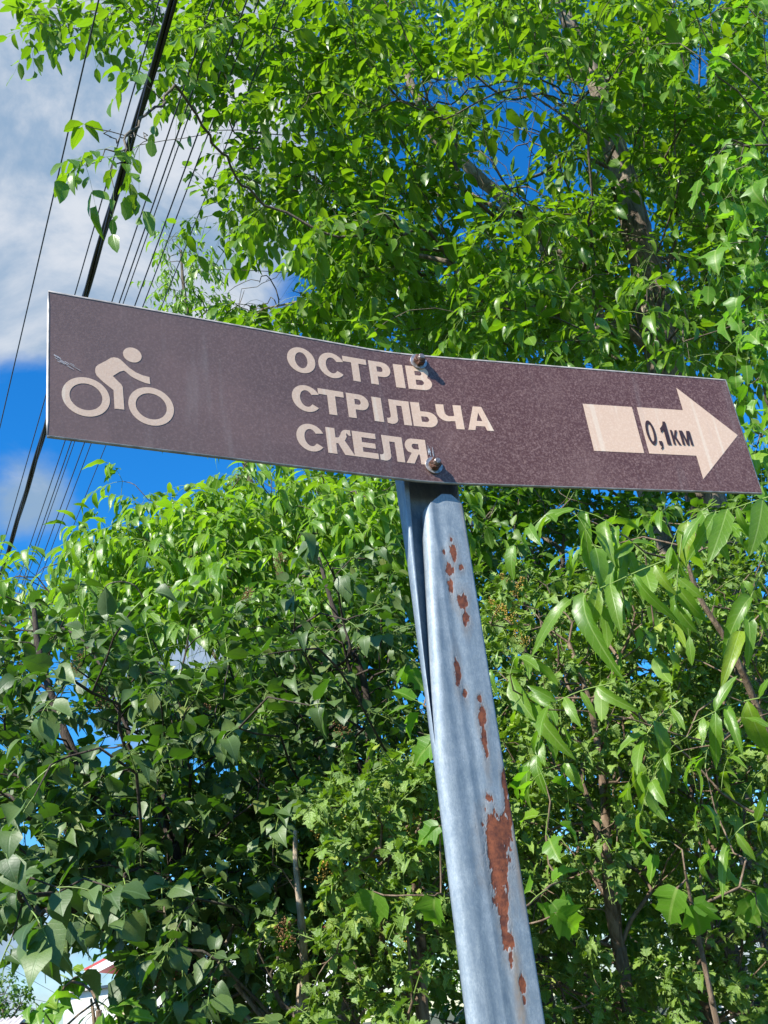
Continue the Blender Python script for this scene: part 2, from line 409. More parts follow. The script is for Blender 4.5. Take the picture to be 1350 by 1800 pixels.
def spray_pinnate(L=0.26, leaflet=0.10, nleaf=(3, 5), pairs=3, droop=0.5, spread=0.9, face=0.0):
    def f(s, p, d):
        m = rng.integers(nleaf[0], nleaf[1] + 1)
        dirs = d * rng.uniform(.2, .8) + rnd(m) * spread + np.array([0, 0, 0.05]); dirs /= np.linalg.norm(dirs, axis=1, keepdims=True)
        ll = L * rng.uniform(.7, 1.15, m)
        k = 5; t = np.linspace(0, 1, k)
        R = p + dirs[:, None] * (t * 1)[None, :, None] * ll[:, None, None]
        R[:, :, 2] -= droop * (t ** 2)[None] * ll[:, None] * rng.uniform(.5, 1.3, (m, 1))
        s.pet.append((R, np.tile(np.array([.0016, .0014, .0012, .001, .0006]) * (L / .26), (m, 1))))
        T = np.gradient(R, axis=1); T /= np.linalg.norm(T, axis=2, keepdims=True)
        for j in range(pairs + 1):
            if j < pairs:
                tt = 0.38 + 0.55 * j / max(1, pairs - 0.4); idx = tt * (k - 1); a = int(idx); u = idx - a
                pos = R[:, a] * (1 - u) + R[:, a + 1] * u; tg = T[:, a] * (1 - u) + T[:, a + 1] * u
                upv = np.array([0, 0, 1.0]) + rnd(m) * 0.35
                sd = np.cross(tg, upv); sd /= np.linalg.norm(sd, axis=1, keepdims=True) + 1e-9
                for sg in (-1, 1):
                    keep = rng.random(m) > 0.06
                    D = tg * 0.55 + sd * sg * 0.85 + np.array([0, 0, -droop * 0.8]) + rnd(m) * 0.28
                    N = upv + rnd(m) * 0.45 + SUN * 0.35 + sd * sg * .15
                    s.leaves((pos + sd * sg * .003)[keep], D[keep], N[keep], (leaflet * rng.uniform(.7, 1.1, m) * (0.8 + 0.2 * j))[keep])
            else:
                D = T[:, -1] + rnd(m) * 0.2; N = np.array([0, 0, 1.0]) + rnd(m) * 0.5 + SUN * .3
                s.leaves(R[:, -1], D, N, leaflet * rng.uniform(.95, 1.3, m))
    return f
def spray_simple(L=0.2, leaf=0.07, n=8, droop=0.35, petiole=0.02, out_=0.9, nodroop=False, sunf=0.5):
    def f(s, p, d):
        dd = d + rnd(1)[0] * 0.35; dd /= np.linalg.norm(dd)
        k = 5; t = np.linspace(0, 1, k); R = p + dd[None] * t[:, None] * L; R[:, 2] += 0.15 * L * t - 0.25 * L * t * t
        s.pet.append((R[None], np.array([[.0022, .002, .0017, .0013, .0008]])))
        tt = rng.uniform(.05, 1, n); i = np.minimum((tt * (k - 1)).astype(int), k - 2); u = (tt * (k - 1) - i)[:, None]
        pos = R[i] * (1 - u) + R[i + 1] * u
        o = rnd(n); o -= dd * (o @ dd)[:, None] * .8; o /= np.linalg.norm(o, axis=1, keepdims=True)
        D = dd * 0.45 + o * out_ + np.array([0, 0, -droop])
        tip = pos + D / np.linalg.norm(D, axis=1, keepdims=True) * petiole
        s.pet.append((np.stack([pos, (pos + tip) / 2 + [0, 0, .002], tip], 1), np.full((n, 3), .0008)))
        N = np.array([0, 0, .8]) + SUN * sunf + rnd(n) * .55
        s.leaves(tip, D + rnd(n) * .2, N, leaf * rng.uniform(.6, 1.15, n))
    return f

def blobs(L, jitter=1.0):
    """attractors: (cx, cy, rx, ry, Y0, Y1, n) ellipses seen from the road, filled in depth"""
    A = []
    for cx, cy, rx, ry, y0, y1, n in L:
        k = 0; tries = 0
        while k < n and tries < n * 20:
            tries += 1
            a = rng.uniform(0, 2 * math.pi); r = math.sqrt(rng.random())
            x, y = cx + rx * r * math.cos(a), cy + ry * r * math.sin(a)
            if any(((x - gx) / gr) ** 2 + ((y - gy) / gs) ** 2 < 1 for gx, gy, gr, gs in GAPS): continue
            A.append(aty(x, y, rng.uniform(y0, y1))); k += 1
    return A
PLANTS = []
def P_(*pts): return [aty(*p) for p in pts]
def ground(p): return (p[0], p[1], 0.0)
# ------------------------------------------------------------------ ground
def ground_mat():
    m, g = mat('grassy_ground'); oc = g.n('ShaderNodeTexCoord').outputs['Object']
    n = g.noise(oc, .9, 6, .6); n2 = g.noise(oc, 14, 5, .7)
    c = g.mix(g.ramp(n, .4, .6), (.045, .075, .018), (.12, .10, .065)); c = g.mix(g.ramp(n2, .35, .7, 0, .6), c, (.03, .045, .015))
    out(g, g.n('ShaderNodeBsdfPrincipled', {'Base Color': c, 'Roughness': .95, 'Normal': g.n('ShaderNodeBump', {'Strength': .8, 'Distance': .05, 'Height': n2}).outputs[0]}).outputs[0]); return m
bm = bmesh.new()
N = 60; gx = np.sign(np.linspace(-1, 1, N)) * np.abs(np.linspace(-1, 1, N)) ** 2.6 * 600; vs = []
for y in gx:
    for x in gx:
        d = math.hypot(x, y - 3); vs.append(bm.verts.new((x, y + 3, (.06 * math.sin(x * 1.3 + y) * min(1, d / 6) - .0 * d) - (.02 if d < 1 else 0))))
for j in range(N - 1):
    for i in range(N - 1): bm.faces.new((vs[j * N + i], vs[j * N + i + 1], vs[(j + 1) * N + i + 1], vs[(j + 1) * N + i]))
gr = link('ground', bm_mesh('ground', bm, True), ground_mat(), kind='structure'); gr['label'] = 'grassy ground under the shrubs and trees'

# ------------------------------------------------------------------ signpost
Z0 = CAMZ
TLp, TFp, TRp = np.array([-.43888, 1.16983]), np.array([.04992, 1.44580]), np.array([.68055, 1.68790])
BLp, BFp, BRp = np.array([-.43625, 1.17081]), np.array([.08507, 1.46564]), np.array([.68048, 1.68793])
ZT, ZB = Z0 + 1.0, Z0 + .7545
SL, SH = 1.2368, .25
def fold_curve(a, f, b):
    l1, l2 = np.linalg.norm(f - a), np.linalg.norm(b - f); r = .055
    u, v = (f - a) / l1, (b - f) / l2; p0, p2 = f - u * r, f + v * r; tot = l1 + l2
    def at(X):
        X = X * tot / SL
        if X < l1 - r: return a + u * X
        if X > l1 + r: return b - v * (tot - X)
        t = (X - l1 + r) / (2 * r); return (1 - t) ** 2 * p0 + 2 * t * (1 - t) * f + t * t * p2
    return at
ct, cb = fold_curve(TLp, TFp, TRp), fold_curve(BLp, BFp, BRp)
def sheet(X, z, off=0.0):
    """X along the panel, z up from its lower edge, off towards the road -> world point"""
    t = 1 - z / SH; p = ct(X) * (1 - t) + cb(X) * t
    q = ct(X + .004) * (1 - t) + cb(X + .004) * t; e = q - p; e /= np.linalg.norm(e)
    zz = ZT * (1 - t) + ZB * t
    return np.array([p[0] + e[1] * off, p[1] - e[0] * off, zz])
BASE = np.array([.12, 1.50, 0.0])
post_root = thing('signpost', 'brown cycle route direction sign with white arrow on a rusty galvanised steel post', 'signpost', tuple(BASE))

def sign_mat(name, base, speck, amt, rough, streak=0.0):
    m, g = mat(name); oc = g.n('ShaderNodeTexCoord').outputs['Object']
    v = g.n('ShaderNodeTexVoronoi', {'Vector': oc, 'Scale': 420.0}, feature='F1')
    sp = g.ramp(g.n('ShaderNodeSeparateColor', {0: v.outputs['Color']}).outputs[0], .55, .95)
    big = g.noise(oc, 260, 2, .7); cl = g.noise(oc, 5.5, 4, .6)
    c = g.mix(g.math('MULTIPLY', g.math('ADD', g.math('MULTIPLY', sp, .7), g.ramp(big, .45, .7)), amt), base, speck)
    ux = g.n('ShaderNodeSeparateXYZ', {0: oc}).outputs[0]
    sheen_tint = g.ramp(g.math('ADD', ux, g.math('MULTIPLY', cl, .25)), .25, -.35)          # grey sheen of the left end, painted into the base colour
    c = g.mix(g.math('MULTIPLY', sheen_tint, .62 if not streak else .12), c, (.170, .122, .106) if not streak else (.60, .46, .36))
    c = g.mix(g.ramp(cl, .45, .75, 0, .34), c, tuple(np.array(speck) * .9))
    if streak:
        mp = g.n('ShaderNodeMapping', {'Vector': oc, 'Scale': (60, 60, 1.2)}).outputs[0]
        c = g.mix(g.ramp(g.noise(mp, 1.0, 2, .5), .60, .68, 0, streak), c, (.80, .70, .56))
    mpd = g.n('ShaderNodeMapping', {'Vector': oc, 'Scale': (9, 9, 1.0)}).outputs[0]
    c = g.mix(g.ramp(g.noise(mpd, 3.0, 3, .6), .56, .72, 0, .14), c, (.35, .31, .29))
    bp = g.n('ShaderNodeBump', {'Strength': .25, 'Distance': .0006, 'Height': big}).outputs[0]
    out(g, g.n('ShaderNodeBsdfPrincipled', {'Base Color': c, 'Roughness': g.math('ADD', rough, g.math('MULTIPLY', sp, -.12)), 'Specular IOR Level': .5, 'Normal': bp}).outputs[0]); return m
M_SIGN = sign_mat('brown_sign_film', (.092, .037, .029), (.28, .17, .145), .54, .42)
M_PRINT = sign_mat('beige_print', (.66, .45, .32), (.76, .56, .42), .5, .45, .35)
M_INK = plain('dark_brown_ink', (.045, .022, .022), .5, var=.2, scale=200)
M_EDGE = plain('aluminium_edge', (.36, .33, .30), .5, .5, .2, .3, 60)

# panel: front face, back face and rim
NX, NZ = 120, 10; V = []; Q = []
for side, off in ((0, .0), (1, -.003)):
    for j in range(NZ + 1):
        for i in range(NX + 1): V.append(sheet(SL * i / NX, SH * j / NZ, off) - BASE)
nr = NX + 1; nf = nr * (NZ + 1)
for j in range(NZ):
    for i in range(NX):
        a = j * nr + i; Q.append((a, a + 1, a + nr + 1, a + nr)); b = nf + a; Q.append((b, b + nr, b + nr + 1, b + 1))
panel = link('sign_panel', mesh('sign_panel', np.array(V), np.array(Q)), M_SIGN, post_root)
rim = [j * 0 + i for i in range(nr)] + [j * nr + NX for j in range(1, NZ + 1)] + [NZ * nr + i for i in range(NX - 1, -1, -1)] + [j * nr for j in range(NZ - 1, 0, -1)]
def edge_pts(w, off):
    o = []
    for i in range(nr): o.append(sheet(SL * i / NX, w, off))
    for j in range(1, NZ + 1): o.append(sheet(SL - w, w + (SH - 2 * w) * j / NZ, off))
    for i in range(NX - 1, -1, -1): o.append(sheet(SL * i / NX, SH - w, off))
    for j in range(NZ - 1, 0, -1): o.append(sheet(w, w + (SH - 2 * w) * j / NZ, off))
    return np.array(o)
rr = [edge_pts(0.0013, .0006), edge_pts(-.0012, .0006), edge_pts(-.0012, -.0036), edge_pts(.003, -.0036)]
n_ = len(rr[0]); V = np.concatenate(rr) - BASE; Q = []
for k in range(3):
    for i in range(n_): j = (i + 1) % n_; Q.append((k * n_ + i, k * n_ + j, (k + 1) * n_ + j, (k + 1) * n_ + i))
link('edge_trim', mesh('edge_trim', V, np.array(Q), smooth=False), M_EDGE, panel)

# flat print: outlines in panel metres -> thin filled shape that follows the bent panel
def printed(name, loops, mt, off=.0004, parent=None):
    cu = bpy.data.curves.new(name, 'CURVE'); cu.dimensions = '2D'; cu.fill_mode = 'BOTH'
    for L in loops:
        sp_ = cu.splines.new('POLY'); sp_.points.add(len(L) - 1); sp_.use_cyclic_u = True
        for p_, (x, y) in zip(sp_.points, L): p_.co = (x, y, 0, 1)
    ob = bpy.data.objects.new(name, cu); C.objects.link(ob)
    dg = bpy.context.evaluated_depsgraph_get(); dg.update()
    me0 = bpy.data.meshes.new_from_object(ob.evaluated_get(dg)); bpy.data.objects.remove(ob)
    b = bmesh.new(); b.from_mesh(me0)
    xs = [v.co.x for v in b.verts]
    x = math.ceil(min(xs) / .006) * .006
    while x < max(xs):
        if .46 < x < .70:
            bmesh.ops.bisect_plane(b, geom=b.verts[:] + b.edges[:] + b.faces[:], plane_co=(x, 0, 0), plane_no=(1, 0, 0))
        x += .006
    bmesh.ops.remove_doubles(b, verts=b.verts, dist=1e-5)
    for v in b.verts: v.co = Vector(sheet(v.co.x, v.co.y, off) - BASE)
    b.normal_update()
    for f in b.faces:
        if f.normal.y > 0: f.normal_flip()
    me = bpy.data.meshes.new(name); b.to_mesh(me); b.free(); me.materials.clear()
    return link(name, me, mt, parent or panel)
def arc(cx, cy, rx, ry, a0, a1, n=20):
    return [(cx + rx * math.cos(math.radians(a0 + (a1 - a0) * i / n)), cy + ry * math.sin(math.radians(a0 + (a1 - a0) * i / n))) for i in range(n + 1)]
def glyph(ch):
    E = lambda *a, **k: arc(*a, **k)
    if ch == 'О': return [E(.5, .5, .5, .53, 0, 355, 40), E(.5, .5, .22, .33, 0, 355, 30)]
    if ch == 'С': return [E(.51, .5, .51, .53, 38, 322, 36)[:] + [(.93, .17)] + [(.70, .30)] + E(.51, .5, .225, .33, 312, 48, 28) + [(.70, .68), (.97, .72)]]
    if ch == 'Т': return [[(0, 1), (1, 1), (1, .77), (.655, .77), (.655, 0), (.345, 0), (.345, .77), (0, .77)]]
    if ch == 'І': return [[(0, 0), (1, 0), (1, 1), (0, 1)]]
    if ch == 'Р': return [[(0, 0), (.36, 0), (.36, .36), (.56, .36)] + E(.60, .68, .40, .32, -90, 90, 16) + [(0, 1)], [(.36, .57), (.36, .79), (.52, .79)] + E(.53, .68, .10, .11, 90, -90, 8)]
    if ch == 'В': return [[(0, 0), (.60, 0)] + E(.63, .29, .37, .29, -90, 55, 14) + E(.60, .75, .32, .25, -35, 90, 10) + [(0, 1)], [(.35, .61), (.35, .80), (.52, .80)] + E(.53, .705, .10, .095, 90, -90, 8), [(.35, .20), (.35, .42), (.54, .42)] + E(.55, .31, .12, .11, 90, -90, 8)]
    if ch == 'Л': return [[(.16, 1), (1, 1), (1, 0), (.68, 0), (.68, .77), (.46, .77), (.46, .35)] + E(.17, .22, .29, .24, 20, -90, 10) + [(0, .0), (0, .21), (.05, .205)] + E(.07, .33, .10, .12, -60, 0, 6) + [(.17, .5)]]
    if ch == 'Ь': return [[(0, 0), (.60, 0)] + E(.62, .32, .38, .32, -90, 90, 16) + [(.36, .64), (.36, 1), (0, 1)], [(.36, .21), (.36, .43), (.54, .43)] + E(.55, .32, .11, .11, 90, -90, 8)]
    if ch == 'Ч': return [[(0, 1), (.32, 1), (.32, .68)] + E(.52, .68, .20, .16, 180, 262, 8) + [(.68, .54), (.68, 1), (1, 1), (1, 0), (.68, 0), (.68, .32)] + E(.40, .68, .40, .38, 288, 180, 14)]
    if ch == 'А': return [[(0, 0), (.27, 0), (.325, .17), (.675, .17), (.73, 0), (1, 0), (.665, 1), (.335, 1)], [(.39, .39), (.50, .74), (.61, .39)]]
    if ch == 'К': return [[(0, 0), (.34, 0), (.34, .42), (.42, .42), (.63, 0), (1, 0), (.68, .56)] + E(.98, .80, .22, .22, 200, 100, 8)[:4] + [(.86, .78), (.93, .775), (.93, 1), (.84, 1)] + E(.80, .74, .26, .26, 100, 170, 8) + [(.46, .66), (.40, .64), (.34, .64), (.34, 1), (0, 1)]]
    if ch == 'Е': return [[(0, 0), (1, 0), (1, .22), (.38, .22), (.38, .40), (.93, .40), (.93, .60), (.38, .60), (.38, .79), (.98, .79), (.98, 1), (0, 1)]]
    if ch == 'Я': return [[(1, 0), (.66, 0), (.66, .38), (.60, .38), (.36, 0), (0, 0), (.30, .42)] + E(.40, .69, .36, .31, 230, 90, 16) + [(1, 1)], [(.66, .58), (.66, .80), (.48, .80)] + E(.47, .69, .12, .11, 90, 270, 8)]
    if ch == '0': return [E(.5, .5, .5, .5, 0, 355, 36), E(.5, .5, .24, .36, 0, 355, 28)]
    if ch == '1': return [[(.45, 0), (1, 0), (1, 1), (.62, 1), (.50, .86), (.2, .74), (0, .70), (0, .50), (.45, .62)]]
    if ch == ',': return [[(0, .45), (1, .45), (1, 1), (0, 1)], [(.45, .44), (1, .44), (.9, .18), (.4, 0), (.1, .05), (.45, .22)]]
    if ch == 'к': return [[(0, 0), (.28, 0), (.28, .42), (.36, .42), (.66, 0), (1, 0), (.60, .55), (.95, 1), (.64, 1), (.36, .62), (.28, .62), (.28, 1), (0, 1)]]
    if ch == 'м': return [[(0, 0), (.22, 0), (.22, .70), (.40, 0), (.60, 0), (.78, .70), (.78, 0), (1, 0), (1, 1), (.68, 1), (.5, .32), (.32, 1), (0, 1)]]
def word(spec, z0, h, mt):
    for ch, x0, x1 in spec:
        o = printed('letter', [[(x0 + (x1 - x0) * x, z0 + h * y) for x, y in L] for L in glyph(ch)], mt)
k1 = lambda p: .367 + (p - 47) * .000299
k2 = lambda p: .368 + (p - 75) * .000296
k3 = lambda p: .3682 + (p - 100) * .00029
word([(c, k1(a), k1(b)) for c, a, b in (('О', 47, 210), ('С', 228, 385), ('Т', 378, 523), ('Р', 537, 668), ('І', 690, 748), ('В', 766, 915))], .1785, .0475, M_PRINT)
word([(c, k2(a), k2(b)) for c, a, b in (('С', 75, 238), ('Т', 230, 382), ('Р', 397, 530), ('І', 552, 611), ('Л', 632, 782), ('Ь', 792, 945), ('Ч', 946, 1103), ('А', 1125, 1285))], .1045, .0475, M_PRINT)
word([(c, k3(a), k3(b)) for c, a, b in (('С', 100, 263), ('К', 275, 434), ('Е', 432, 578), ('Л', 588, 740), ('Я', 748, 886))], .0315, .0475, M_PRINT)
# cyclist
for cx, cz in ((.0521, .0730), (.1445, .0722)):
    printed('wheel_symbol', [arc(cx, cz, .0332, .0330, 0, 357, 60), arc(cx, cz, .0226, .0225, 0, 356, 50)], M_PRINT)
printed('head_symbol', [arc(.1195, .1588, .0137, .0134, 0, 355, 36)], M_PRINT)
printed('rider_symbol', [[(.0654, .1235), (.0665, .1275), (.0700, .1320), (.0800, .1400), (.0880, .1475), (.0926, .1493), (.0980, .1492), (.1020, .1470), (.1065, .1426), (.1140, .1350), (.1232, .1286),
                          (.1330, .1250), (.1436, .1235), (.1443, .1112), (.1370, .1118), (.1286, .1144), (.1200, .1180), (.1146, .1215), (.1100, .1260), (.1063, .1281), (.1007, .1254), (.0902, .1156),
                          (.1020, .1030), (.1040, .0990), (.1054, .0600), (.0915, .0594), (.0907, .0911), (.0760, .1030), (.0676, .1118), (.0655, .1170)]], M_PRINT)
# arrow, blank square, distance
printed('square_patch', [[(.9105, .0745), (1.0110, .0745), (1.0110, .1722), (.9105, .1722)]], M_PRINT)
arrow = printed('arrow', [[(1.0210, .0743), (1.1190, .0743), (1.1190, .0252), (1.2240, .1238), (1.1190, .2230), (1.1190, .1726), (1.0210, .1726)]], M_PRINT)
for ch, x0, x1, z0, z1 in (('0', 1.0262, 1.0452, .0925, .1445), (',', 1.0476, 1.0544, .0835, .1015), ('1', 1.0572, 1.0722, .0945, .1440), ('к', 1.0772, 1.0930, .0955, .1265), ('м', 1.0962, 1.1190, .0958, .1265)):
    if ch == ',':
        printed('comma', [[(x0, z1 - .009), (x1, z1 - .009), (x1, z1), (x0, z1)]], M_INK, .0013, panel)
        printed('comma', [[(x0 + .003, z1 - .0092), (x1, z1 - .0092), (x1 - .001, z0 + .004), (x0 + .001, z0), (x0, z0 + .002), (x0 + .003, z0 + .006)]], M_INK, .0013, panel)
        continue
    printed('digit' if ch in '01' else 'letter', [[(x0 + (x1 - x0) * x, z0 + (z1 - z0) * y) for x, y in L] for L in glyph(ch)], M_INK, .0013, panel)
# pale scratch by the left edge
M_SCR = plain('scratched_film', (.45, .45, .47), .6, var=.4, scale=300)
for k in range(16):
    x = .020 + rng.uniform(-.012, .020); z = .1275 - (x - .02) * .45 + rng.normal(0, .003); L_ = rng.uniform(.003, .011)
    printed('scratch', [[(x, z), (x + L_, z - L_ * .5), (x + L_, z - L_ * .5 + .0007), (x, z + .0009)]], M_SCR, .0009)

for k in range(14):                                   # pale scuffs above the lower bolt and round both
    x = (.5985, .6015, .6070)[k % 3] + rng.normal(0, .0008); z = .046 + rng.uniform(0, .014)
    printed('scratch', [[(x, z), (x + .0011, z), (x + .0006, z + rng.uniform(.006, .016)), (x, z + .006)]], M_SCR, .0009)
# bolts
M_BOLT = plain('weathered_bolt_steel', (.30, .25, .23), .42, .5, .7, .55, 160, .3)
M_NUTS = plain('rusty_nut_steel', (.12, .055, .035), .6, .5, .35, .6, 200, .5)
M_DIRT = plain('washer_steel', (.42, .38, .36), .4, .5, .6, .4, 150)
def lathe(prof, seg, bm):
    rings = []
    for r, z in prof: rings.append([bm.verts.new((r * math.cos(2 * math.pi * k / seg), r * math.sin(2 * math.pi * k / seg), z)) for k in range(seg)])
    for a, b in zip(rings[:-1], rings[1:]):
        for k in range(seg): bm.faces.new((a[k], a[(k + 1) % seg], b[(k + 1) % seg], b[k]))
    bm.faces.new(rings[-1]); bm.faces.new(list(reversed(rings[0])))
for X, z in ((.6080, .2360), (.6045, .0305)):
    p0 = sheet(X, z, .0006); e = sheet(X + .01, z) - sheet(X - .01, z); e /= np.linalg.norm(e)
    nrm = np.array([e[1], -e[0], 0]); Mx = Matrix([[e[0], 0, nrm[0], 0], [e[1], 0, nrm[1], 0], [e[2], 1, nrm[2], 0], [0, 0, 0, 1]])
    Mx = Matrix.Translation(Vector(p0 - BASE)) @ Mx
    Mx = Mx @ Matrix.Rotation(random.uniform(0, 1), 4, 'Z')
    b = bmesh.new(); lathe([(.0055, 0), (.0055, .0168), (.0045, .0182), (.002, .0184)], 20, b); bt = link('bolt', bm_mesh('bolt', b), M_BOLT, post_root); bt.matrix_basis = Mx
    b = bmesh.new(); lathe([(.0150, 0), (.0152, .0012), (.0148, .0022), (.0060, .0023)], 32, b); ws = link('washer', bm_mesh('washer', b), M_DIRT, bt)
    b = bmesh.new(); lathe([(.0098, .0024), (.0108, .0034), (.0108, .0100), (.0097, .0112), (.0056, .0113)], 6, b); nt_ = link('nut', bm_mesh('nut', b), M_NUTS, bt)

# post: galvanised profile. across = a (0..1 left to right), depth towards the back = y, height = z
eu = np.array([.914, .405, 0]); eb = np.array([-.405, .914, 0])
WID = .1105
def onplane(px, py, off):
    """point on the vertical plane of the post's front, `off` behind the sign"""
    A = sheet(.60, .125, 0) + eb * off; r = ray(px, py); return EYE + r * ((A - EYE) @ eb) / (r @ eb)
PF = .012                                   # front face lies this far behind the sign
pR0, pR1 = onplane(813, 870, PF), onplane(962, 1800, PF)
pL1 = onplane(822, 1800, PF)
axis = (pR1 - pR0) / (pR1[2] - pR0[2])      # per metre of height
right = lambda z: pR0 + axis * (z - pR0[2])
leftx = np.array([onplane(x, y, PF + .016) for x, y in ((742, 885), (750, 1050), (757, 1200), (763, 1320), (792, 1560), (822, 1800))])
def width_ridge(z):
    zs = leftx[:, 2]; wv = [((right(q[2]) - q) @ eu) for q in leftx]
    return float(np.interp(z, zs[::-1], wv[::-1]))
wfull = float((right(pL1[2]) - pL1) @ eu)
print('post width', wfull, 'ridge at top', width_ridge(2.3))
ZTOP = ZT - .006
ztop_r = onplane(785, 868, PF)[2]
def post_mat():
    m, g = mat('galvanised_steel'); oc = g.n('ShaderNodeTexCoord').outputs['Object']
    at = g.n('ShaderNodeAttribute', attribute_name='rust'); sc = g.n('ShaderNodeSeparateColor', {0: at.outputs['Color']})
    rust, run, bare = sc.outputs[0], sc.outputs[1], sc.outputs[2]
    sm = g.n('ShaderNodeMapping', {'Vector': oc, 'Scale': (1, 1, .22)}).outputs[0]
    n = g.noise(sm, 150, 5, .65); n2 = g.noise(oc, 28, 5, .6, .5); n3 = g.noise(sm, 38, 4, .6)
    c = g.mix(g.ramp(n, .3, .7), (.20, .245, .285), (.31, .355, .385))
    c = g.mix(g.ramp(g.noise(oc, 75, 6, .7, .6), .42, .62, 0, .5), c, (.17, .22, .275))
    c = g.mix(g.ramp(n2, .42, .7, 0, .45), c, (.38, .43, .47))
    c = g.mix(g.ramp(n3, .56, .72, 0, .28), c, (.10, .125, .15))
    vo = g.n('ShaderNodeTexVoronoi', {'Vector': oc, 'Scale': 110.0}).outputs['Distance']
    c = g.mix(g.ramp(vo, .14, .02, 0, .4), c, (.50, .56, .60))
    fm = g.n('ShaderNodeMapping', {'Vector': oc, 'Scale': (1, 1, .45)}).outputs[0]; fine = g.noise(fm, 520, 4, .75)
    c = g.mix(g.ramp(fine, .40, .66, 0, .55), c, (.145, .19, .235))
    c = g.mix(g.math('MULTIPLY', run, .75), c, (.27, .19, .12))
    rn = g.noise(oc, 90, 5, .7)
    rc = g.mix(g.ramp(rn, .3, .7), (.075, .020, .010), (.24, .068, .024))
    c = g.mix(g.ramp(rust, .42, .58), c, rc)
    c = g.mix(g.math('MULTIPLY', g.ramp(bare, .4, .7), g.math('MULTIPLY', g.ramp(rust, .62, .45), .55)), c, (.52, .46, .42))
    met = g.math('MULTIPLY', g.math('SUBTRACT', 1.0, g.ramp(rust, .4, .6)), .18)
    ro = g.math('ADD', .48, g.math('MULTIPLY', n2, .22))
    bp = g.n('ShaderNodeBump', {'Strength': .35, 'Distance': .0012, 'Height': g.math('ADD', g.math('MULTIPLY', n, .6), g.math('ADD', g.math('MULTIPLY', rust, -2.0), g.math('MULTIPLY', g.math('MULTIPLY', rn, rust), .8)))}).outputs[0]
    out(g, g.n('ShaderNodeBsdfPrincipled', {'Base Color': c, 'Roughness': ro, 'Metallic': met, 'Specular IOR Level': .5, 'Normal': bp}).outputs[0]); return m
M_POST = post_mat()
def extrude_profile(name, prof_fn, zs, rust_fn=None):
    """prof_fn(z) -> (n,2) across/back offsets from the post's right front edge"""
    V = []; ab = []
    for z in zs:
        pr = prof_fn(z); o = right(z)
        for a, bk in pr: V.append(o - eu * a + eb * bk - BASE); ab.append((a, z))
    n = len(pr); k = len(zs); i = np.arange(k - 1)[:, None] * n; j = np.arange(n - 1)[None]
    Q = np.stack([i + j, i + j + 1, i + n + j + 1, i + n + j], -1).reshape(-1, 4)
    V = np.array(V); V[:, 2] += 0
    me = mesh(name, V, Q)
    if rust_fn:
        ca = me.color_attributes.new('rust', 'FLOAT_COLOR', 'POINT'); ca.data.foreach_set('color', rust_fn(np.array(ab), V + BASE).astype(np.float32).ravel())
    return link(name, me, M_POST, post_root)
def front_profile(z):
    """raised front face with rolled left edge and a shallow swage"""
    w = width_ridge(z) if z < ztop_r else width_ridge(ztop_r)
    shrink = 0.0; shl = 0.0
    dz = ztop_r - z
    if dz < .028: shl = .030 * (1 - (dz / .028)) ** 1.3          # chamfered, rounded top
    if dz < .020: shrink = .020 * (1 - dz / .020) ** 1.3
    a = np.linspace(shrink, w - shl, 74); u = a / w
    bk = np.zeros_like(a)
    d = (w - a); r = .013
    k = np.clip(d / r, 0, 1); bk += r * (1 - np.sqrt(np.clip(1 - (1 - k) ** 2, 0, 1)))       # rolled left edge
    kr = np.clip(a / .004, 0, 1); bk += .004 * (1 - np.sqrt(np.clip(1 - (1 - kr) ** 2, 0, 1)))
    bk += .0022 * np.exp(-((a - .047) / .010) ** 2) + .0022 * np.clip((.05 - a) / .05, 0, 1)
    bk += np.where(a > .058, .0008 * np.sin((a - .058) / .016 * math.pi) , 0)
    P = [(a[0] , .046)] + list(zip(a, bk)) + [(a[-1] + .0004, .020), (a[-1] - .02, .021)]
    return np.array(P)
def noise1(x, s): return np.interp(x, np.arange(-50, 400) * s, np.random.default_rng(3).uniform(-1, 1, 450))
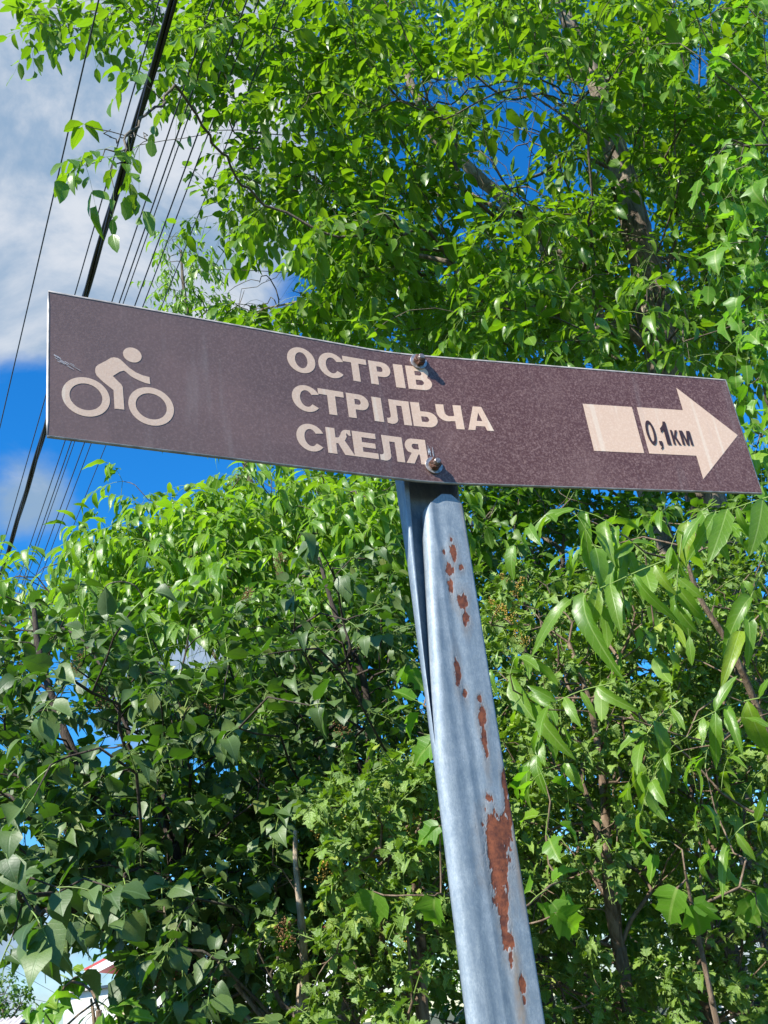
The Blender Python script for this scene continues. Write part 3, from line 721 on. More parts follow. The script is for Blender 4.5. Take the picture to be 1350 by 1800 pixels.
def rust_fn(ab, Wd):
    x, y, _ = project(Wd)
    # patches given by where they sit on the face: centre (photo px), half width, half height, lean
    spots = [(798, 972, 6.5, 14, 1), (780, 970, 4, 6, .7), (790, 1003, 6, 12, .8), (792, 1030, 4, 16, .9), (810, 998, 5, 6, .9), (813, 1055, 8.5, 16, 1), (818, 1087, 6, 13, 1), (803, 1175, 5, 26, .75), (818, 1218, 4, 10, .75),
             (842, 1228, 5, 7, .9), (847, 1258, 7, 18, 1), (852, 1300, 4.5, 28, 1), (855, 1322, 4, 10, 1), (793, 948, 3, 6, .6),
             (889, 1385, 6, 34, 1), (894, 1420, 9, 26, 1), (888, 1450, 12, 22, 1), (872, 1468, 20, 34, 1), (874, 1500, 21, 36, 1), (878, 1540, 14, 36, 1), (882, 1580, 11, 34, 1), (887, 1620, 7, 30, 1), (893, 1655, 9, 22, .95), (898, 1680, 5, 16, .8), (860, 1405, 7, 9, .7), (919, 1733, 5.5, 16, 1), (922, 1760, 3, 12, .8)]
    from mathutils import noise as mn
    nn = np.array([mn.noise(Vector((p[0] * 110, p[1] * 110, p[2] * 45))) + .7 * mn.noise(Vector((p[0] * 300, p[1] * 300, p[2] * 130))) + .45 * mn.noise(Vector((p[0] * 800, p[1] * 800, p[2] * 420))) for p in Wd])
    rust = np.zeros(len(x)); bare = np.zeros(len(x)); halo = np.zeros(len(x))
    for cx, cy, rx, ry, s in spots:
        xx = x - cx - (y - cy) * .10
        d = np.sqrt((xx / rx) ** 2 + ((y - cy) / ry) ** 2) + nn * .62
        rust = np.maximum(rust, np.clip((1.35 - d) / .7, 0, 1) * s)
        halo = np.maximum(halo, np.clip((2.3 - np.sqrt((xx / rx) ** 2 + (np.maximum(0, (y - cy) * -1) / ry + np.maximum(0, y - cy) / (ry * 1.5)) ** 2) - nn * .5) / 1.3, 0, 1) * .5 * s)
        bare = np.maximum(bare, np.clip(1 - np.abs(d - 1.12) / .22, 0, 1) * (.55 + .6 * nn))
    # thin brown run below the big patch and beside it
    run = np.exp(-((x - (903 + (y - 1650) * .10)) / 8) ** 2) * np.clip((y - 1630) / 60, 0, 1) * (1 + .5 * nn)
    run = np.maximum(run, np.exp(-((x - (908 + (y - 1480) * .135)) / 9) ** 2) * np.clip((y - 1400) / 40, 0, 1) * np.clip((1640 - y) / 80, 0, 1))
    run = np.maximum(run, halo)
    run = np.maximum(run, np.exp(-((x - (812 + (y - 880) * .16)) / 5) ** 2) * .7 * np.clip((1000 - y) / 100, 0, 1))
    return np.stack([np.clip(rust, 0, 1), np.clip(run, 0, 1), np.clip(bare, 0, 1), np.ones(len(x))], 1)
zs = np.concatenate([np.arange(ztop_r, ztop_r - .03, -.0015), np.arange(ztop_r - .0315, 1.45, -.0024), np.arange(1.42, -.3, -.05)])
link_front = extrude_profile('front_face', front_profile, zs, rust_fn)
bq = [onplane(x, y, PF + dd) for x, y, dd in ((687, 800, .05), (694, 845, .048), (709, 960, .040), (733, 1140, .031), (757, 1320, .028), (778, 1480, .026), (800, 1640, .024), (823, 1800, .024))]
backx = np.array([(q[2], (right(q[2]) + eb * .012 - q) @ eu * 1.0) for q in bq]); backx[:, 1] = np.abs(backx[:, 1])
backx[5:, 1] = np.minimum(backx[5:, 1], [width_ridge(z) - .006 for z in backx[5:, 0]])
print('back', backx)
def back_profile(z):
    w = max(.112, width_ridge(min(z, ztop_r)))
    wl = float(np.interp(z, backx[::-1, 0], backx[::-1, 1])); lip = float(np.interp(z, [2.05, 2.38], [.0012, .0100]))
    wi = wl - lip; dp = float(np.interp(z, [2.0, 2.22, 2.42], [.024, .032, .050]))
    return np.array([(.0015, .014), (.0015, dp - .006), (.004, dp - .003), (wi - .005, dp - .003), (wi - .002, dp - .006), (wi, .014), (wi + lip * .2, .012), (wl - .0005, .012), (wl, .014), (wl, dp), (.001, dp + .001), (-.0015, dp - .004), (-.0015, .014), (.0015, .014)])
def rust0(ab, Wd):
    r = np.zeros((len(ab), 4)); r[:, 3] = 1; r[:, 1] = np.clip((ab[:, 1] - (ZB - .05)) / .06, 0, 1) * .3; return r
extrude_profile('back_channel', back_profile, np.concatenate([np.arange(ZTOP, 1.4, -.02), np.arange(1.36, -.3, -.1)]), rust0)

# ------------------------------------------------------------------ overhead cables: all level, all running the same way
M_CAB = plain('black_cable', (.018, .018, .02), .5, .4, 0, .2, 50)
M_WIRE = plain('grey_wire', (.05, .055, .07), .5, .5, .2, .2, 50)
WD = ray(-270, 1917); WD[2] = 0; WD /= np.linalg.norm(WD)
def through(px, py, H):
    r = ray(px, py); return EYE + r * ((H - CAMZ) / r[2])
def cable(name, label, px, py, H, rad, mt, twist=False, L0=-22, L1=45, sag=.0):
    p = through(px, py, H); t = np.concatenate([np.linspace(L0, L1, 700 if twist else 60)])
    root_p = p + WD * 0
    if not twist:
        pts = p[None] + WD[None] * t[:, None]; pts[:, 2] += sag * ((t / 30) ** 2)
        V, Q = tube1(pts - root_p, rad, 6); o = link(name, mesh(name, V, Q), mt, None, tuple(root_p))
        o['label'] = label; o['category'] = 'cable'; o['group'] = 'overhead cables crossing the sky'; return
    o = thing(name, label, 'cable', tuple(root_p), 'overhead cables crossing the sky'); side = np.cross(WD, (0, 0, 1))
    for ph in range(3):
        a = t * 1.9 + ph * 2.094 + .9 * np.sin(t * .6)
        pts = WD[None] * t[:, None] + (side[None] * np.cos(a)[:, None] + np.array([0, 0, 1])[None] * np.sin(a)[:, None]) * rad * .9
        V, Q = tube1(pts, rad * .78, 7); link('strand', mesh('strand', V, Q), mt, o)
cable('power_cable', 'thick black twisted power cable sloping down behind the left end of the sign', 150, 518, 6.0, .0135, M_CAB, True)
for nm, px, py, H, r_, lab in (('overhead_wire', 44, 560, 6.3, .0045, 'single thin wire furthest left, crossing the grey cloud'),
                               ('overhead_wire', 132, 516, 6.4, .0042, 'thin wire just left of the thick black cable above the sign'),
                               ('overhead_wire', 197, 529, 6.6, .0045, 'first thin wire right of the thick black cable'),
                               ('overhead_wire', 210, 531, 6.6, .0048, 'second thin wire right of the thick cable, one of a close pair'),
                               ('overhead_wire', 217, 532, 6.9, .0042, 'third thin wire right of the thick cable, other of the close pair'),
                               ('overhead_wire', 237, 537, 6.6, .0048, 'fourth thin wire right of the thick black cable'),
                               ('overhead_wire', 251, 539, 6.6, .0042, 'fifth thin wire right of the thick black cable'),
                               ('overhead_wire', 284, 539, 6.6, .0038, 'thin wire furthest right, passing in front of the slim tree top')):
    cable(nm, lab, px, py, H, r_, M_WIRE)
for (a, b_, lab) in (((18, 1702), (74, 1733), 'faint service wire running down to the red roofed house'), ((0, 1755), (70, 1776), 'lowest faint wire above the corrugated shed roof'), ((0, 1744), (85, 1762), 'faint middle wire in the patch of sky at bottom left')):
    A = aty(*a, 30.0); B = aty(*b_, 37.0); d = B - A; pts = np.array([A + d * t for t in np.linspace(-2, 1.6, 12)])
    V, Q = tube1(pts - A, .008, 5); o = link('service_wire', mesh('service_wire', V, Q), M_WIRE, None, tuple(A)); o['label'] = lab; o['category'] = 'wire'; o['group'] = 'faint wires low in the sky'

# ------------------------------------------------------------------ houses glimpsed at the lower left
M_WALLW = plain('white_plaster', (.74, .73, .70), .85, .2, var=.06, scale=3)
M_WALLY = plain('cream_plaster', (.66, .50, .30), .85, .2, var=.08, scale=3)
M_ROOFR = plain('red_metal_roof', (.50, .07, .07), .45, .5, .1, .1, 4)
M_ASB = plain('weathered_corrugated_sheet', (.55, .50, .47), .85, .2, var=.2, scale=5)
M_WOOD = plain('brown_eaves_wood', (.20, .11, .07), .7)
M_GLASS = plain('dark_window_glass', (.03, .04, .05), .08, .8, var=.1)
HC = aty(168, 1800, 42.0)
h = thing('house', 'white and cream house with a red metal roof glimpsed through leaves at bottom left', 'house', (HC[0], HC[1], 0))
RT = aty(200, 1692, 42.0)[2]; EV = aty(162, 1712, 42.0)[2]
x0 = aty(160, 1712, 42.0)[0] - HC[0]; x1 = x0 + 9.0
b = bmesh.new(); box(b, (x0 + 1.0 + 4.2, 3.5, EV / 2 - .15), (8.0, 7.0, EV - .3)); wl_ = link('wall', bm_mesh('wall', b), M_WALLW, h)
b = bmesh.new(); box(b, (x0 + 1.28, -.05, EV * .46), (.55, .2, EV * .86)); link('corner_pier', bm_mesh('corner_pier', b), M_WALLY, h)
ang = math.atan2(RT - EV, aty(200, 1692, 42.0)[0] - aty(162, 1712, 42.0)[0])
b = bmesh.new(); Ls = 5.4
for k in range(1):
    box(b, (x0 + Ls / 2 * math.cos(ang), 3.3, EV + .12 + Ls / 2 * math.sin(ang)), (Ls, 8.2, .10), Matrix.Rotation(-ang, 3, 'Y'))
xe = x0 + 2 * Ls * math.cos(ang)
box(b, (xe - Ls / 2 * math.cos(ang), 3.3, EV + .12 + Ls / 2 * math.sin(ang)), (Ls, 8.2, .10), Matrix.Rotation(ang, 3, 'Y'))
rf = link('roof', bm_mesh('roof', b), M_ROOFR, h)
b = bmesh.new(); box(b, (x0 + Ls / 2 * math.cos(ang), -.86, EV - .08 + Ls / 2 * math.sin(ang)), (Ls * .98, .06, .26), Matrix.Rotation(-ang, 3, 'Y')); link('barge_board', bm_mesh('barge_board', b), M_WALLW, h)
b = bmesh.new()
apx = x0 + Ls * math.cos(ang); zt = EV + Ls * math.sin(ang) - .02
f0 = [b.verts.new(v) for v in ((x0 + 1.2, -.01, EV - .3), (xe - 1.0, -.01, EV - .3), (apx, -.01, zt))]; f1 = [b.verts.new((v.co.x, 6.9, v.co.z)) for v in f0]
b.faces.new(f0); b.faces.new(list(reversed(f1)))
for i in range(3): b.faces.new((f0[i], f1[i], f1[(i + 1) % 3], f0[(i + 1) % 3]))
link('gable', bm_mesh('gable', b), M_WALLW, h)
b = bmesh.new(); xa, zb = aty(112, 1760, 42.0)[0] - HC[0], aty(150, 1742, 42.0)[2]; box(b, ((xa + x0 + .95) / 2, 1.5, zb / 2), (x0 + .95 - xa, 3.0, zb)); link('porch', bm_mesh('porch', b), M_WALLW, h)
b = bmesh.new(); box(b, ((xa + x0 + .95) / 2, 1.5, zb + .05), (x0 + 1.2 - xa, 3.4, .09)); link('porch_roof', bm_mesh('porch_roof', b), M_ASB, h)
for wx in (2.6, 5.2, 7.4):
    b = bmesh.new(); box(b, (x0 + wx, -.02, 2.4), (1.1, .10, 1.4)); wn = link('window', bm_mesh('window', b), M_WALLW, h)
    b = bmesh.new(); box(b, (x0 + wx - .25, -.08, 2.4), (.42, .04, 1.2)); box(b, (x0 + wx + .25, -.08, 2.4), (.42, .04, 1.2)); link('pane', bm_mesh('pane', b), M_GLASS, wn)
# corrugated shed
SC = aty(10, 1795, 26.0)
s_ = thing('shed', 'small shed with a weathered corrugated sheet roof in the bottom left corner', 'shed', (SC[0], SC[1], 0))
zt = aty(20, 1789, 26.0)[2]; xr = aty(48, 1789, 26.0)[0] - SC[0]
for k in range(4):
    V = []; Q = []; nx = 40
    for j, (yy, zz) in enumerate(((0, zt), (-1.6, zt - .55), (-1.6, zt - .57), (0, zt - .02))):
        for i in range(nx + 1):
            x = xr - 1.1 * k - 1.1 * i / nx; V.append((x, yy - .002 * k, zz + .028 * math.sin(i / nx * 2 * math.pi * 8) - .004 * (k % 2)))
    for j in range(3):
        for i in range(nx): a_ = j * (nx + 1) + i; Q.append((a_, a_ + 1, a_ + nx + 2, a_ + nx + 1))
    link('roof_sheet', mesh('roof_sheet', np.array(V), np.array(Q)), M_ASB, s_)
b = bmesh.new(); box(b, (xr - 2.3, 0.9, (zt - .15) / 2), (4.0, 1.8, zt - .2)); link('wall', bm_mesh('wall', b), M_WALLW, s_)
b = bmesh.new(); box(b, (xr - 2.3, .95, zt - .1), (4.4, 1.9, .06)); link('rear_roof', bm_mesh('rear_roof', b), M_ASB, s_)
# pale wall behind the thicket, lower right
A = aty(1080, 1790, 9.0)
b = bmesh.new(); box(b, (2.2, 0, aty(1160, 1752, 9.0)[2] / 2), (3.4, .2, aty(1160, 1752, 9.0)[2])); fw = link('garden_wall', bm_mesh('garden_wall', b), M_WALLW, None, (A[0], A[1], 0))
fw['label'] = 'low white plastered wall glimpsed through the stems at the bottom right'; fw['category'] = 'wall'
# ---- tall walnut tree filling the upper right
GAPS[:] = [(925, 215, 65, 45), (1228, 115, 22, 40), (480, 508, 70, 34), (170, 320, 150, 130), (60, 300, 160, 210), (300, 300, 60, 60), (390, 430, 40, 50), (250, 560, 130, 70)]
TB = aty(1165, 620, 5.2)
w = Plant('walnut_tree', 'tall walnut tree with furrowed trunk and long curved boughs rising above the sign', 'tree', ground(TB),
          [(TB[0], TB[1], 2.0), TB] + P_((1150, 520, 5.2), (1122, 420, 5.15), (1098, 320, 5.1), (1070, 225, 5.05), (1050, 150, 5.0), (1000, 40, 4.9), (950, -120, 4.8)), 'walnut', M_BARK, trunk_r=.115, power=.50)
w.limb(P_((1010, 170, 4.9), (960, 146, 4.7), (905, 146, 4.6), (845, 152, 4.5), (800, 176, 4.5), (745, 190, 4.4), (690, 180, 4.4), (620, 205, 4.4), (540, 238, 4.4), (440, 228, 4.4), (350, 235, 4.3), (250, 257, 4.2)), tip=True)
w.limb(P_((1000, 190, 5.2), (950, 168, 5.3), (900, 175, 5.3), (850, 205, 5.4), (780, 260, 5.5)))
w.limb(P_((880, 165, 4.6), (895, 205, 4.7), (880, 250, 4.8), (855, 290, 4.9)))
w.limb(P_((1180, 470, 4.6), (1100, 471, 4.2), (1040, 485, 4.0), (1003, 512, 3.9), (985, 545, 3.8)))
w.limb(P_((700, 120, 4.4), (715, 145, 4.35), (722, 175, 4.3)))
w.limb(P_((400, 130, 4.4), (330, 70, 4.3), (230, 30, 4.2), (150, 20, 4.1)), tip=True)
w.limb(P_((560, 460, 4.8), (520, 475, 4.8), (475, 490, 4.8), (430, 515, 4.8), (385, 560, 4.8)))
w.limb(P_((500, 480, 4.8), (450, 478, 4.8), (395, 472, 4.8), (360, 455, 4.8)))
w.grow(blobs([(800, 60, 470, 150, 3.6, 6.2, 170), (1180, 120, 260, 200, 3.8, 6.5, 110), (620, 260, 190, 200, 3.9, 5.8, 125), (850, 480, 330, 150, 3.8, 6.5, 130), (1150, 420, 240, 220, 4.0, 6.8, 95),
              (560, 420, 130, 120, 3.8, 5.6, 30), (230, 20, 190, 40, 3.9, 4.8, 24), (360, 110, 90, 80, 4.2, 5.2, 22), (415, 300, 70, 130, 4.3, 5.2, 20), (470, 560, 90, 30, 4.2, 5.2, 8),
              (1500, 250, 260, 350, 3.8, 6.5, 40), (900, -230, 600, 200, 3.0, 5.5, 60), (330, -150, 250, 110, 3.6, 4.8, 18)]), wl=.25)
# bare twigs across the gap in the crown
GAPS[:] = []
w.grow(blobs([(925, 225, 110, 80, 4.4, 5.3, 90), (470, 520, 80, 35, 4.6, 5.0, 22), (840, 340, 90, 50, 4.4, 5.4, 40), (1050, 300, 120, 120, 4.2, 5.4, 60), (1000, 450, 160, 100, 4.2, 5.6, 50), (700, 250, 150, 150, 4.0, 5.2, 40)]), wl=.2, leafy=0)
w.spray(spray_pinnate(L=.24, leaflet=.100, nleaf=(4, 6), pairs=3, droop=.55))
# the sprig hanging closest to the road
sp = w.n
w.tips = []
w.limb(P_((262, 240, 3.8), (240, 235, 3.3), (210, 245, 2.95), (190, 235, 2.75)), par=w.near(aty(262, 256, 4.2), 0, False))
w.grow(P_((150, 222, 2.7), (185, 262, 2.7), (215, 285, 2.75), (200, 330, 2.7), (245, 140, 2.9), (290, 180, 3.0), (225, 235, 2.8), (150, 290, 2.7), (300, 130, 3.1)), step=.05, arch=.02)
w.spray(spray_pinnate(L=.15, leaflet=.105, nleaf=(1, 3), pairs=2, droop=.9, spread=.55))
PLANTS.append(w)

# ---- second tree, pale leaning trunk
TB = aty(1075, 640, 6.4)
t = Plant('leaning_tree', 'tree behind the walnut whose pale leaning trunk shows in patches through leaves', 'tree', ground(TB),
          [(TB[0] + .05, TB[1], 2.2), TB] + P_((1060, 590, 6.4), (1010, 510, 6.3), (955, 430, 6.3), (890, 355, 6.3), (835, 305, 6.2), (760, 220, 6.2), (700, 100, 6.1)), 'walnut', M_PALE, trunk_r=.085)
GAPS[:] = [(925, 215, 95, 75), (1228, 115, 26, 45), (870, 330, 60, 40), (1130, 250, 50, 30), (700, 400, 30, 30), (1000, 320, 40, 50), (1100, 30, 30, 30), (800, 400, 30, 30), (985, 400, 30, 20)]
t.grow(blobs([(700, 300, 200, 260, 6, 8, 60), (820, 500, 300, 110, 5.5, 8, 80), (1080, 560, 300, 90, 5.5, 8, 80), (1280, 480, 120, 200, 6, 8, 50), (700, 60, 280, 100, 6, 8, 40), (1120, 200, 220, 180, 6, 8.5, 130), (900, 100, 350, 90, 6, 8.5, 60), (1250, 300, 120, 300, 6, 8.5, 70), (750, 520, 250, 90, 6, 8, 50)]), wl=.25)
t.spray(spray_pinnate(L=.26, leaflet=.105, nleaf=(4, 5), pairs=3, droop=.5))
PLANTS.append(t)

# ---- slim tree top behind the sign
TB = aty(450, 920, 7.0)
a = Plant('ash_tree', 'light green slim tree top showing over the left half of the sign', 'tree', ground(TB), [(TB[0], TB[1], 2.4), TB] + P_((410, 760, 7.0), (350, 620, 7.0), (325, 520, 7.0), (318, 440, 7.0)), 'youngwalnut', M_TWIG, trunk_r=.03)
GAPS[:] = []
a.grow(blobs([(322, 470, 42, 75, 6.6, 7.4, 26), (350, 560, 75, 40, 6.6, 7.4, 18), (400, 600, 90, 60, 6.6, 7.6, 14), (340, 700, 90, 80, 6.6, 7.4, 12)]), wl=.3)
a.spray(spray_pinnate(L=.22, leaflet=.075, nleaf=(3, 4), pairs=3, droop=.7))
PLANTS.append(a)

# ---- box elder reaching in from the right
TB = aty(1560, 700, 3.4)
b = Plant('box_elder_tree', 'bright lime box elder reaching in beside the right end of the sign', 'tree', ground(TB), [(TB[0], TB[1], 1.6), TB] + P_((1540, 450, 3.3), (1500, 200, 3.2), (1470, 0, 3.1)), 'maple', M_BARK, trunk_r=.07)
b.limb(P_((1480, 330, 3.0), (1400, 270, 2.9), (1320, 250, 2.85), (1250, 275, 2.8)), tip=True)
b.limb(P_((1480, 500, 3.0), (1400, 420, 2.9), (1340, 410, 2.85)), tip=True)
b.limb(P_((1480, 640, 2.9), (1400, 570, 2.8), (1330, 560, 2.75)), tip=True)
b.grow(blobs([(1290, 290, 60, 50, 2.7, 3.1, 9), (1320, 440, 45, 40, 2.7, 3.1, 4), (1330, 600, 50, 90, 2.7, 3.1, 9), (1320, 120, 60, 110, 2.8, 3.4, 9), (1450, 400, 90, 350, 2.7, 3.6, 22), (1340, 740, 40, 80, 2.7, 3.1, 6), (1200, 60, 60, 60, 3.0, 3.4, 4)]), wl=.3)
b.spray(spray_pinnate(L=.14, leaflet=.075, nleaf=(2, 3), pairs=1, droop=.75))
PLANTS.append(b)

# ---- walnut tree behind the lilac, left
TB = aty(560, 1250, 5.6)
c = Plant('walnut_tree', 'bright green walnut tree with round green nuts below the left half of the sign', 'tree', ground(TB), [TB] + P_((545, 1100, 5.5), (520, 950, 5.4), (500, 860, 5.3)), 'youngwalnut', M_BARK, trunk_r=.05)
c.limb(P_((520, 940, 5.0), (455, 850, 4.7), (420, 800, 4.6)), tip=True)
c.limb(P_((480, 960, 5.0), (370, 945, 4.7), (300, 900, 4.5), (245, 858, 4.4), (215, 840, 4.4)), tip=True)
GAPS[:] = [(145, 860, 100, 90), (60, 900, 110, 75), (255, 992, 14, 16), (135, 1043, 20, 14), (420, 860, 18, 12), (330, 1150, 60, 38)]
c.grow(blobs([(520, 900, 260, 80, 4.0, 6.0, 80), (330, 960, 190, 80, 4.0, 5.8, 64), (180, 1010, 200, 70, 4.3, 5.6, 50), (420, 1040, 250, 90, 3.7, 5.6, 80), (-80, 1080, 130, 60, 4.3, 5.5, 14), (630, 960, 130, 130, 4.6, 6, 30),
              (350, 1070, 280, 60, 3.6, 5.0, 40), (600, 1000, 110, 120, 3.8, 5.2, 40), (480, 1180, 200, 80, 3.9, 5.2, 30), (650, 900, 80, 50, 3.8, 5, 20)]), wl=.25)
c.spray(spray_pinnate(L=.24, leaflet=.098, nleaf=(3, 5), pairs=3, droop=.55))
c.nuts = P_((330, 858, 4.4), (145, 928, 4.4), (256, 1005, 4.5), (480, 900, 4.6))
PLANTS.append(c)

# ---- lilac on the left
TB = aty(330, 1650, 3.1)
l = Plant('lilac_shrub', 'large dark lilac shrub with heart shaped leaves and dark stems at the left edge', 'shrub', ground(TB), [TB] + P_((320, 1600, 3.05), (255, 1500, 3.0), (170, 1400, 3.0), (110, 1280, 3.0), (70, 1150, 3.0), (60, 1070, 3.0)), 'lilac', M_DARK, trunk_r=.022, tip_r=.0025)
l.limb(P_((300, 1540, 3.0), (330, 1400, 3.0), (310, 1250, 3.0), (285, 1150, 3.0), (240, 1120, 2.9)), tip=True)
l.limb(P_((240, 1500, 3.0), (150, 1455, 2.9), (60, 1430, 2.8), (-50, 1440, 2.8)), tip=True)
l.limb(P_((230, 1640, 2.9), (150, 1610, 2.7), (70, 1600, 2.5)), tip=True)
GAPS[:] = [(40, 1475, 36, 26), (105, 1455, 24, 18), (100, 1740, 190, 92), (175, 1665, 70, 40), (330, 1150, 60, 38), (310, 1530, 20, 16), (95, 1640, 28, 12), (352, 1345, 26, 12), (10, 1620, 20, 18)]
l.grow(blobs([(140, 1290, 230, 170, 2.6, 3.8, 130), (120, 1480, 220, 120, 2.5, 3.6, 80), (330, 1300, 160, 200, 2.7, 3.9, 80), (300, 1500, 140, 110, 2.7, 3.8, 40), (60, 1590, 110, 50, 2.2, 2.9, 20), (-150, 1350, 170, 280, 2.5, 3.8, 40), (70, 1110, 110, 40, 2.8, 3.4, 12)]), wl=.35, step=.09)
l.spray(spray_simple(L=.17, leaf=.058, n=13, droop=.2, petiole=.018, sunf=.12))
l.tips = []
l.grow(P_((95, 1230, 2.3), (120, 1190, 2.4), (200, 1120, 2.4), (230, 1075, 2.4), (270, 1210, 2.4), (120, 1330, 2.3), (60, 1400, 2.2), (100, 1560, 2.05), (55, 1600, 2.0), (30, 1560, 2.05), (75, 1640, 2.1), (195, 1560, 2.2), (20, 1650, 2.1), (240, 1360, 2.4)), wl=.5)
l.spray(spray_simple(L=.10, leaf=.072, n=6, droop=.5, petiole=.018, sunf=.8))
l.seeds = [(aty(150, 1190, 2.9), 'brown'), (aty(185, 1240, 2.85), 'brown'), (aty(345, 1270, 2.9), 'brown')]
PLANTS.append(l)

# ---- lilac between walnut and post
TB = aty(640, 1500, 3.6)
l = Plant('lilac_shrub', 'grey green lilac with dry brown seed heads growing just left of the post', 'shrub', ground(TB), [TB] + P_((650, 1350, 3.6), (640, 1200, 3.55), (590, 1080, 3.5), (560, 980, 3.5)), 'lilac', M_DARK, trunk_r=.018, tip_r=.0025)
l.limb(P_((660, 1300, 3.5), (630, 1180, 3.4), (600, 1110, 3.3), (560, 1050, 3.2)), tip=True)
l.limb(P_((560, 1300, 3.4), (490, 1190, 3.3), (450, 1120, 3.2)), tip=True)
GAPS[:] = [(648, 1190, 9, 7), (455, 1300, 10, 8), (330, 1150, 60, 38), (390, 1345, 22, 12), (590, 1220, 14, 10)]
l.grow(blobs([(610, 1110, 120, 80, 3.0, 4.0, 44), (520, 1200, 200, 130, 3.0, 4.2, 80), (620, 1320, 160, 110, 3.0, 4.2, 60), (450, 1380, 140, 90, 3.0, 4.0, 36), (640, 970, 60, 40, 3.3, 4.2, 6), (700, 1480, 120, 110, 3.1, 4.2, 30)]), wl=.35, step=.09)
l.spray(spray_simple(L=.16, leaf=.052, n=13, droop=.25, petiole=.018, sunf=.25))
l.tips = []
l.grow(P_((545, 1240, 2.35), (560, 960, 2.8), (600, 1000, 2.8), (610, 1090, 2.7), (470, 1150, 2.5), (420, 1280, 2.5), (640, 1080, 2.7), (560, 1140, 2.6), (520, 1060, 2.7)), wl=.5)
l.spray(spray_simple(L=.09, leaf=.068, n=5, droop=.5, petiole=.018, sunf=.8))
l.seeds = [(aty(500, 1000, 3.2), 'brown'), (aty(430, 1065, 3.1), 'brown'), (aty(610, 1300, 2.95), 'brown')]
PLANTS.append(l)

# ---- lilac low down, left of centre
TB = aty(530, 1900, 2.9)
l = Plant('lilac_shrub', 'low lilac on a bare pale upright stem at the bottom left of centre', 'shrub', ground(TB), [TB] + P_((532, 1790, 2.75), (535, 1700, 2.7), (528, 1600, 2.65), (520, 1520, 2.65), (519, 1460, 2.65)), 'lilac', M_TAN, trunk_r=.014, tip_r=.0022, power=.36)
l.limb(P_((521, 1570, 2.65), (497, 1530, 2.6), (472, 1508, 2.55)), par=l.near(aty(522, 1580, 2.65), 0, False), tip=True)
GAPS[:] = [(110, 1740, 100, 100), (165, 1700, 60, 26), (190, 1750, 40, 26)]
l.grow(blobs([(330, 1600, 110, 60, 2.5, 3.2, 26), (320, 1720, 130, 80, 2.4, 3.2, 36), (450, 1560, 110, 80, 2.8, 3.4, 24), (560, 1620, 110, 120, 2.75, 3.4, 40), (420, 1880, 350, 90, 2.4, 3.3, 40), (440, 1740, 110, 80, 2.8, 3.3, 22)]), wl=.35, step=.09)
l.spray(spray_simple(L=.13, leaf=.064, n=9, droop=.45, petiole=.018, sunf=.7))
l.seeds = [(aty(590, 1540, 2.7), 'ochre'), (aty(515, 1660, 2.6), 'brown'), (aty(305, 1730, 2.5), 'brown'), (aty(575, 1480, 2.8), 'ochre')]
PLANTS.append(l)

# ---- ninebark shrubs
def ninebark(label, base, trunk, bl, gaps, seeds=(), near=()):
    k = Plant('ninebark_shrub', label, 'shrub', ground(base), trunk, 'ninebark', M_STEM, trunk_r=.02, tip_r=.0018, power=.36)
    GAPS[:] = gaps
    k.grow(blobs(bl), wl=.35, step=.09)
    k.spray(spray_simple(L=.13, leaf=.040, n=19, droop=.15, petiole=.01))
    k.seeds = list(seeds); PLANTS.append(k); return k
k = ninebark('ninebark with small crinkled leaves massed against the left side of the lower post', aty(740, 1900, 2.9), P_((745, 1800, 2.9), (740, 1650, 2.9), (720, 1500, 2.9)),
         [(680, 1430, 130, 70, 2.4, 3.2, 60), (720, 1530, 110, 90, 2.4, 3.2, 60), (640, 1690, 150, 90, 2.5, 3.1, 50), (700, 1900, 200, 100, 2.4, 3.2, 40), (540, 1440, 90, 50, 2.8, 3.4, 18), (430, 1380, 50, 60, 2.8, 3.3, 10)], [],
         [(aty(620, 1490, 2.75), 'ochre'), (aty(715, 1510, 2.6), 'ochre'), (aty(600, 1560, 2.75), 'brown'), (aty(690, 1650, 2.6), 'ochre')])
k = ninebark('ninebark bush with yellow brown seed clusters to the right of the post', aty(1075, 1830, 3.3), P_((1108, 1775, 3.2), (1090, 1680, 3.2), (1072, 1590, 3.15), (1066, 1500, 3.1), (1062, 1400, 3.1), (1040, 1250, 3.1), (1000, 1130, 3.1)),
         [(960, 1110, 120, 100, 2.8, 3.8, 60), (1000, 1280, 140, 110, 2.8, 3.8, 80), (1020, 1420, 130, 90, 2.8, 3.8, 60), (1120, 1200, 120, 150, 2.9, 3.8, 80), (960, 1560, 90, 110, 2.9, 3.8, 50), (1130, 1500, 90, 80, 3.0, 3.9, 36), (1100, 1050, 110, 60, 3.0, 3.9, 30), (1060, 1700, 120, 60, 3.3, 3.9, 22)],
         [(1133, 1168, 14, 14)], [(aty(890, 1075, 2.85), 'ochre'), (aty(928, 1100, 2.8), 'ochre'), (aty(905, 1050, 2.9), 'ochre')])
k = ninebark('ninebark clump of small leaves low in the bottom right corner', aty(1245, 1840, 3.4), P_((1240, 1760, 3.4), (1245, 1650, 3.4), (1250, 1500, 3.4), (1260, 1380, 3.4)),
         [(1220, 1780, 140, 60, 2.9, 3.5, 36), (1280, 1620, 110, 90, 3.1, 4.0, 50), (1250, 1400, 120, 110, 3.0, 4.0, 70), (1280, 1200, 100, 120, 3.1, 4.0, 50), (1270, 1030, 110, 80, 3.2, 4.0, 36), (1000, 1760, 90, 70, 3.0, 3.6, 22), (1450, 1500, 120, 300, 3.2, 4.0, 30), (1150, 1900, 300, 80, 2.9, 3.6, 30)],
         [(1157, 1720, 14, 12), (1150, 1440, 12, 10)], [(aty(1325, 1505, 3.3), 'brown')])

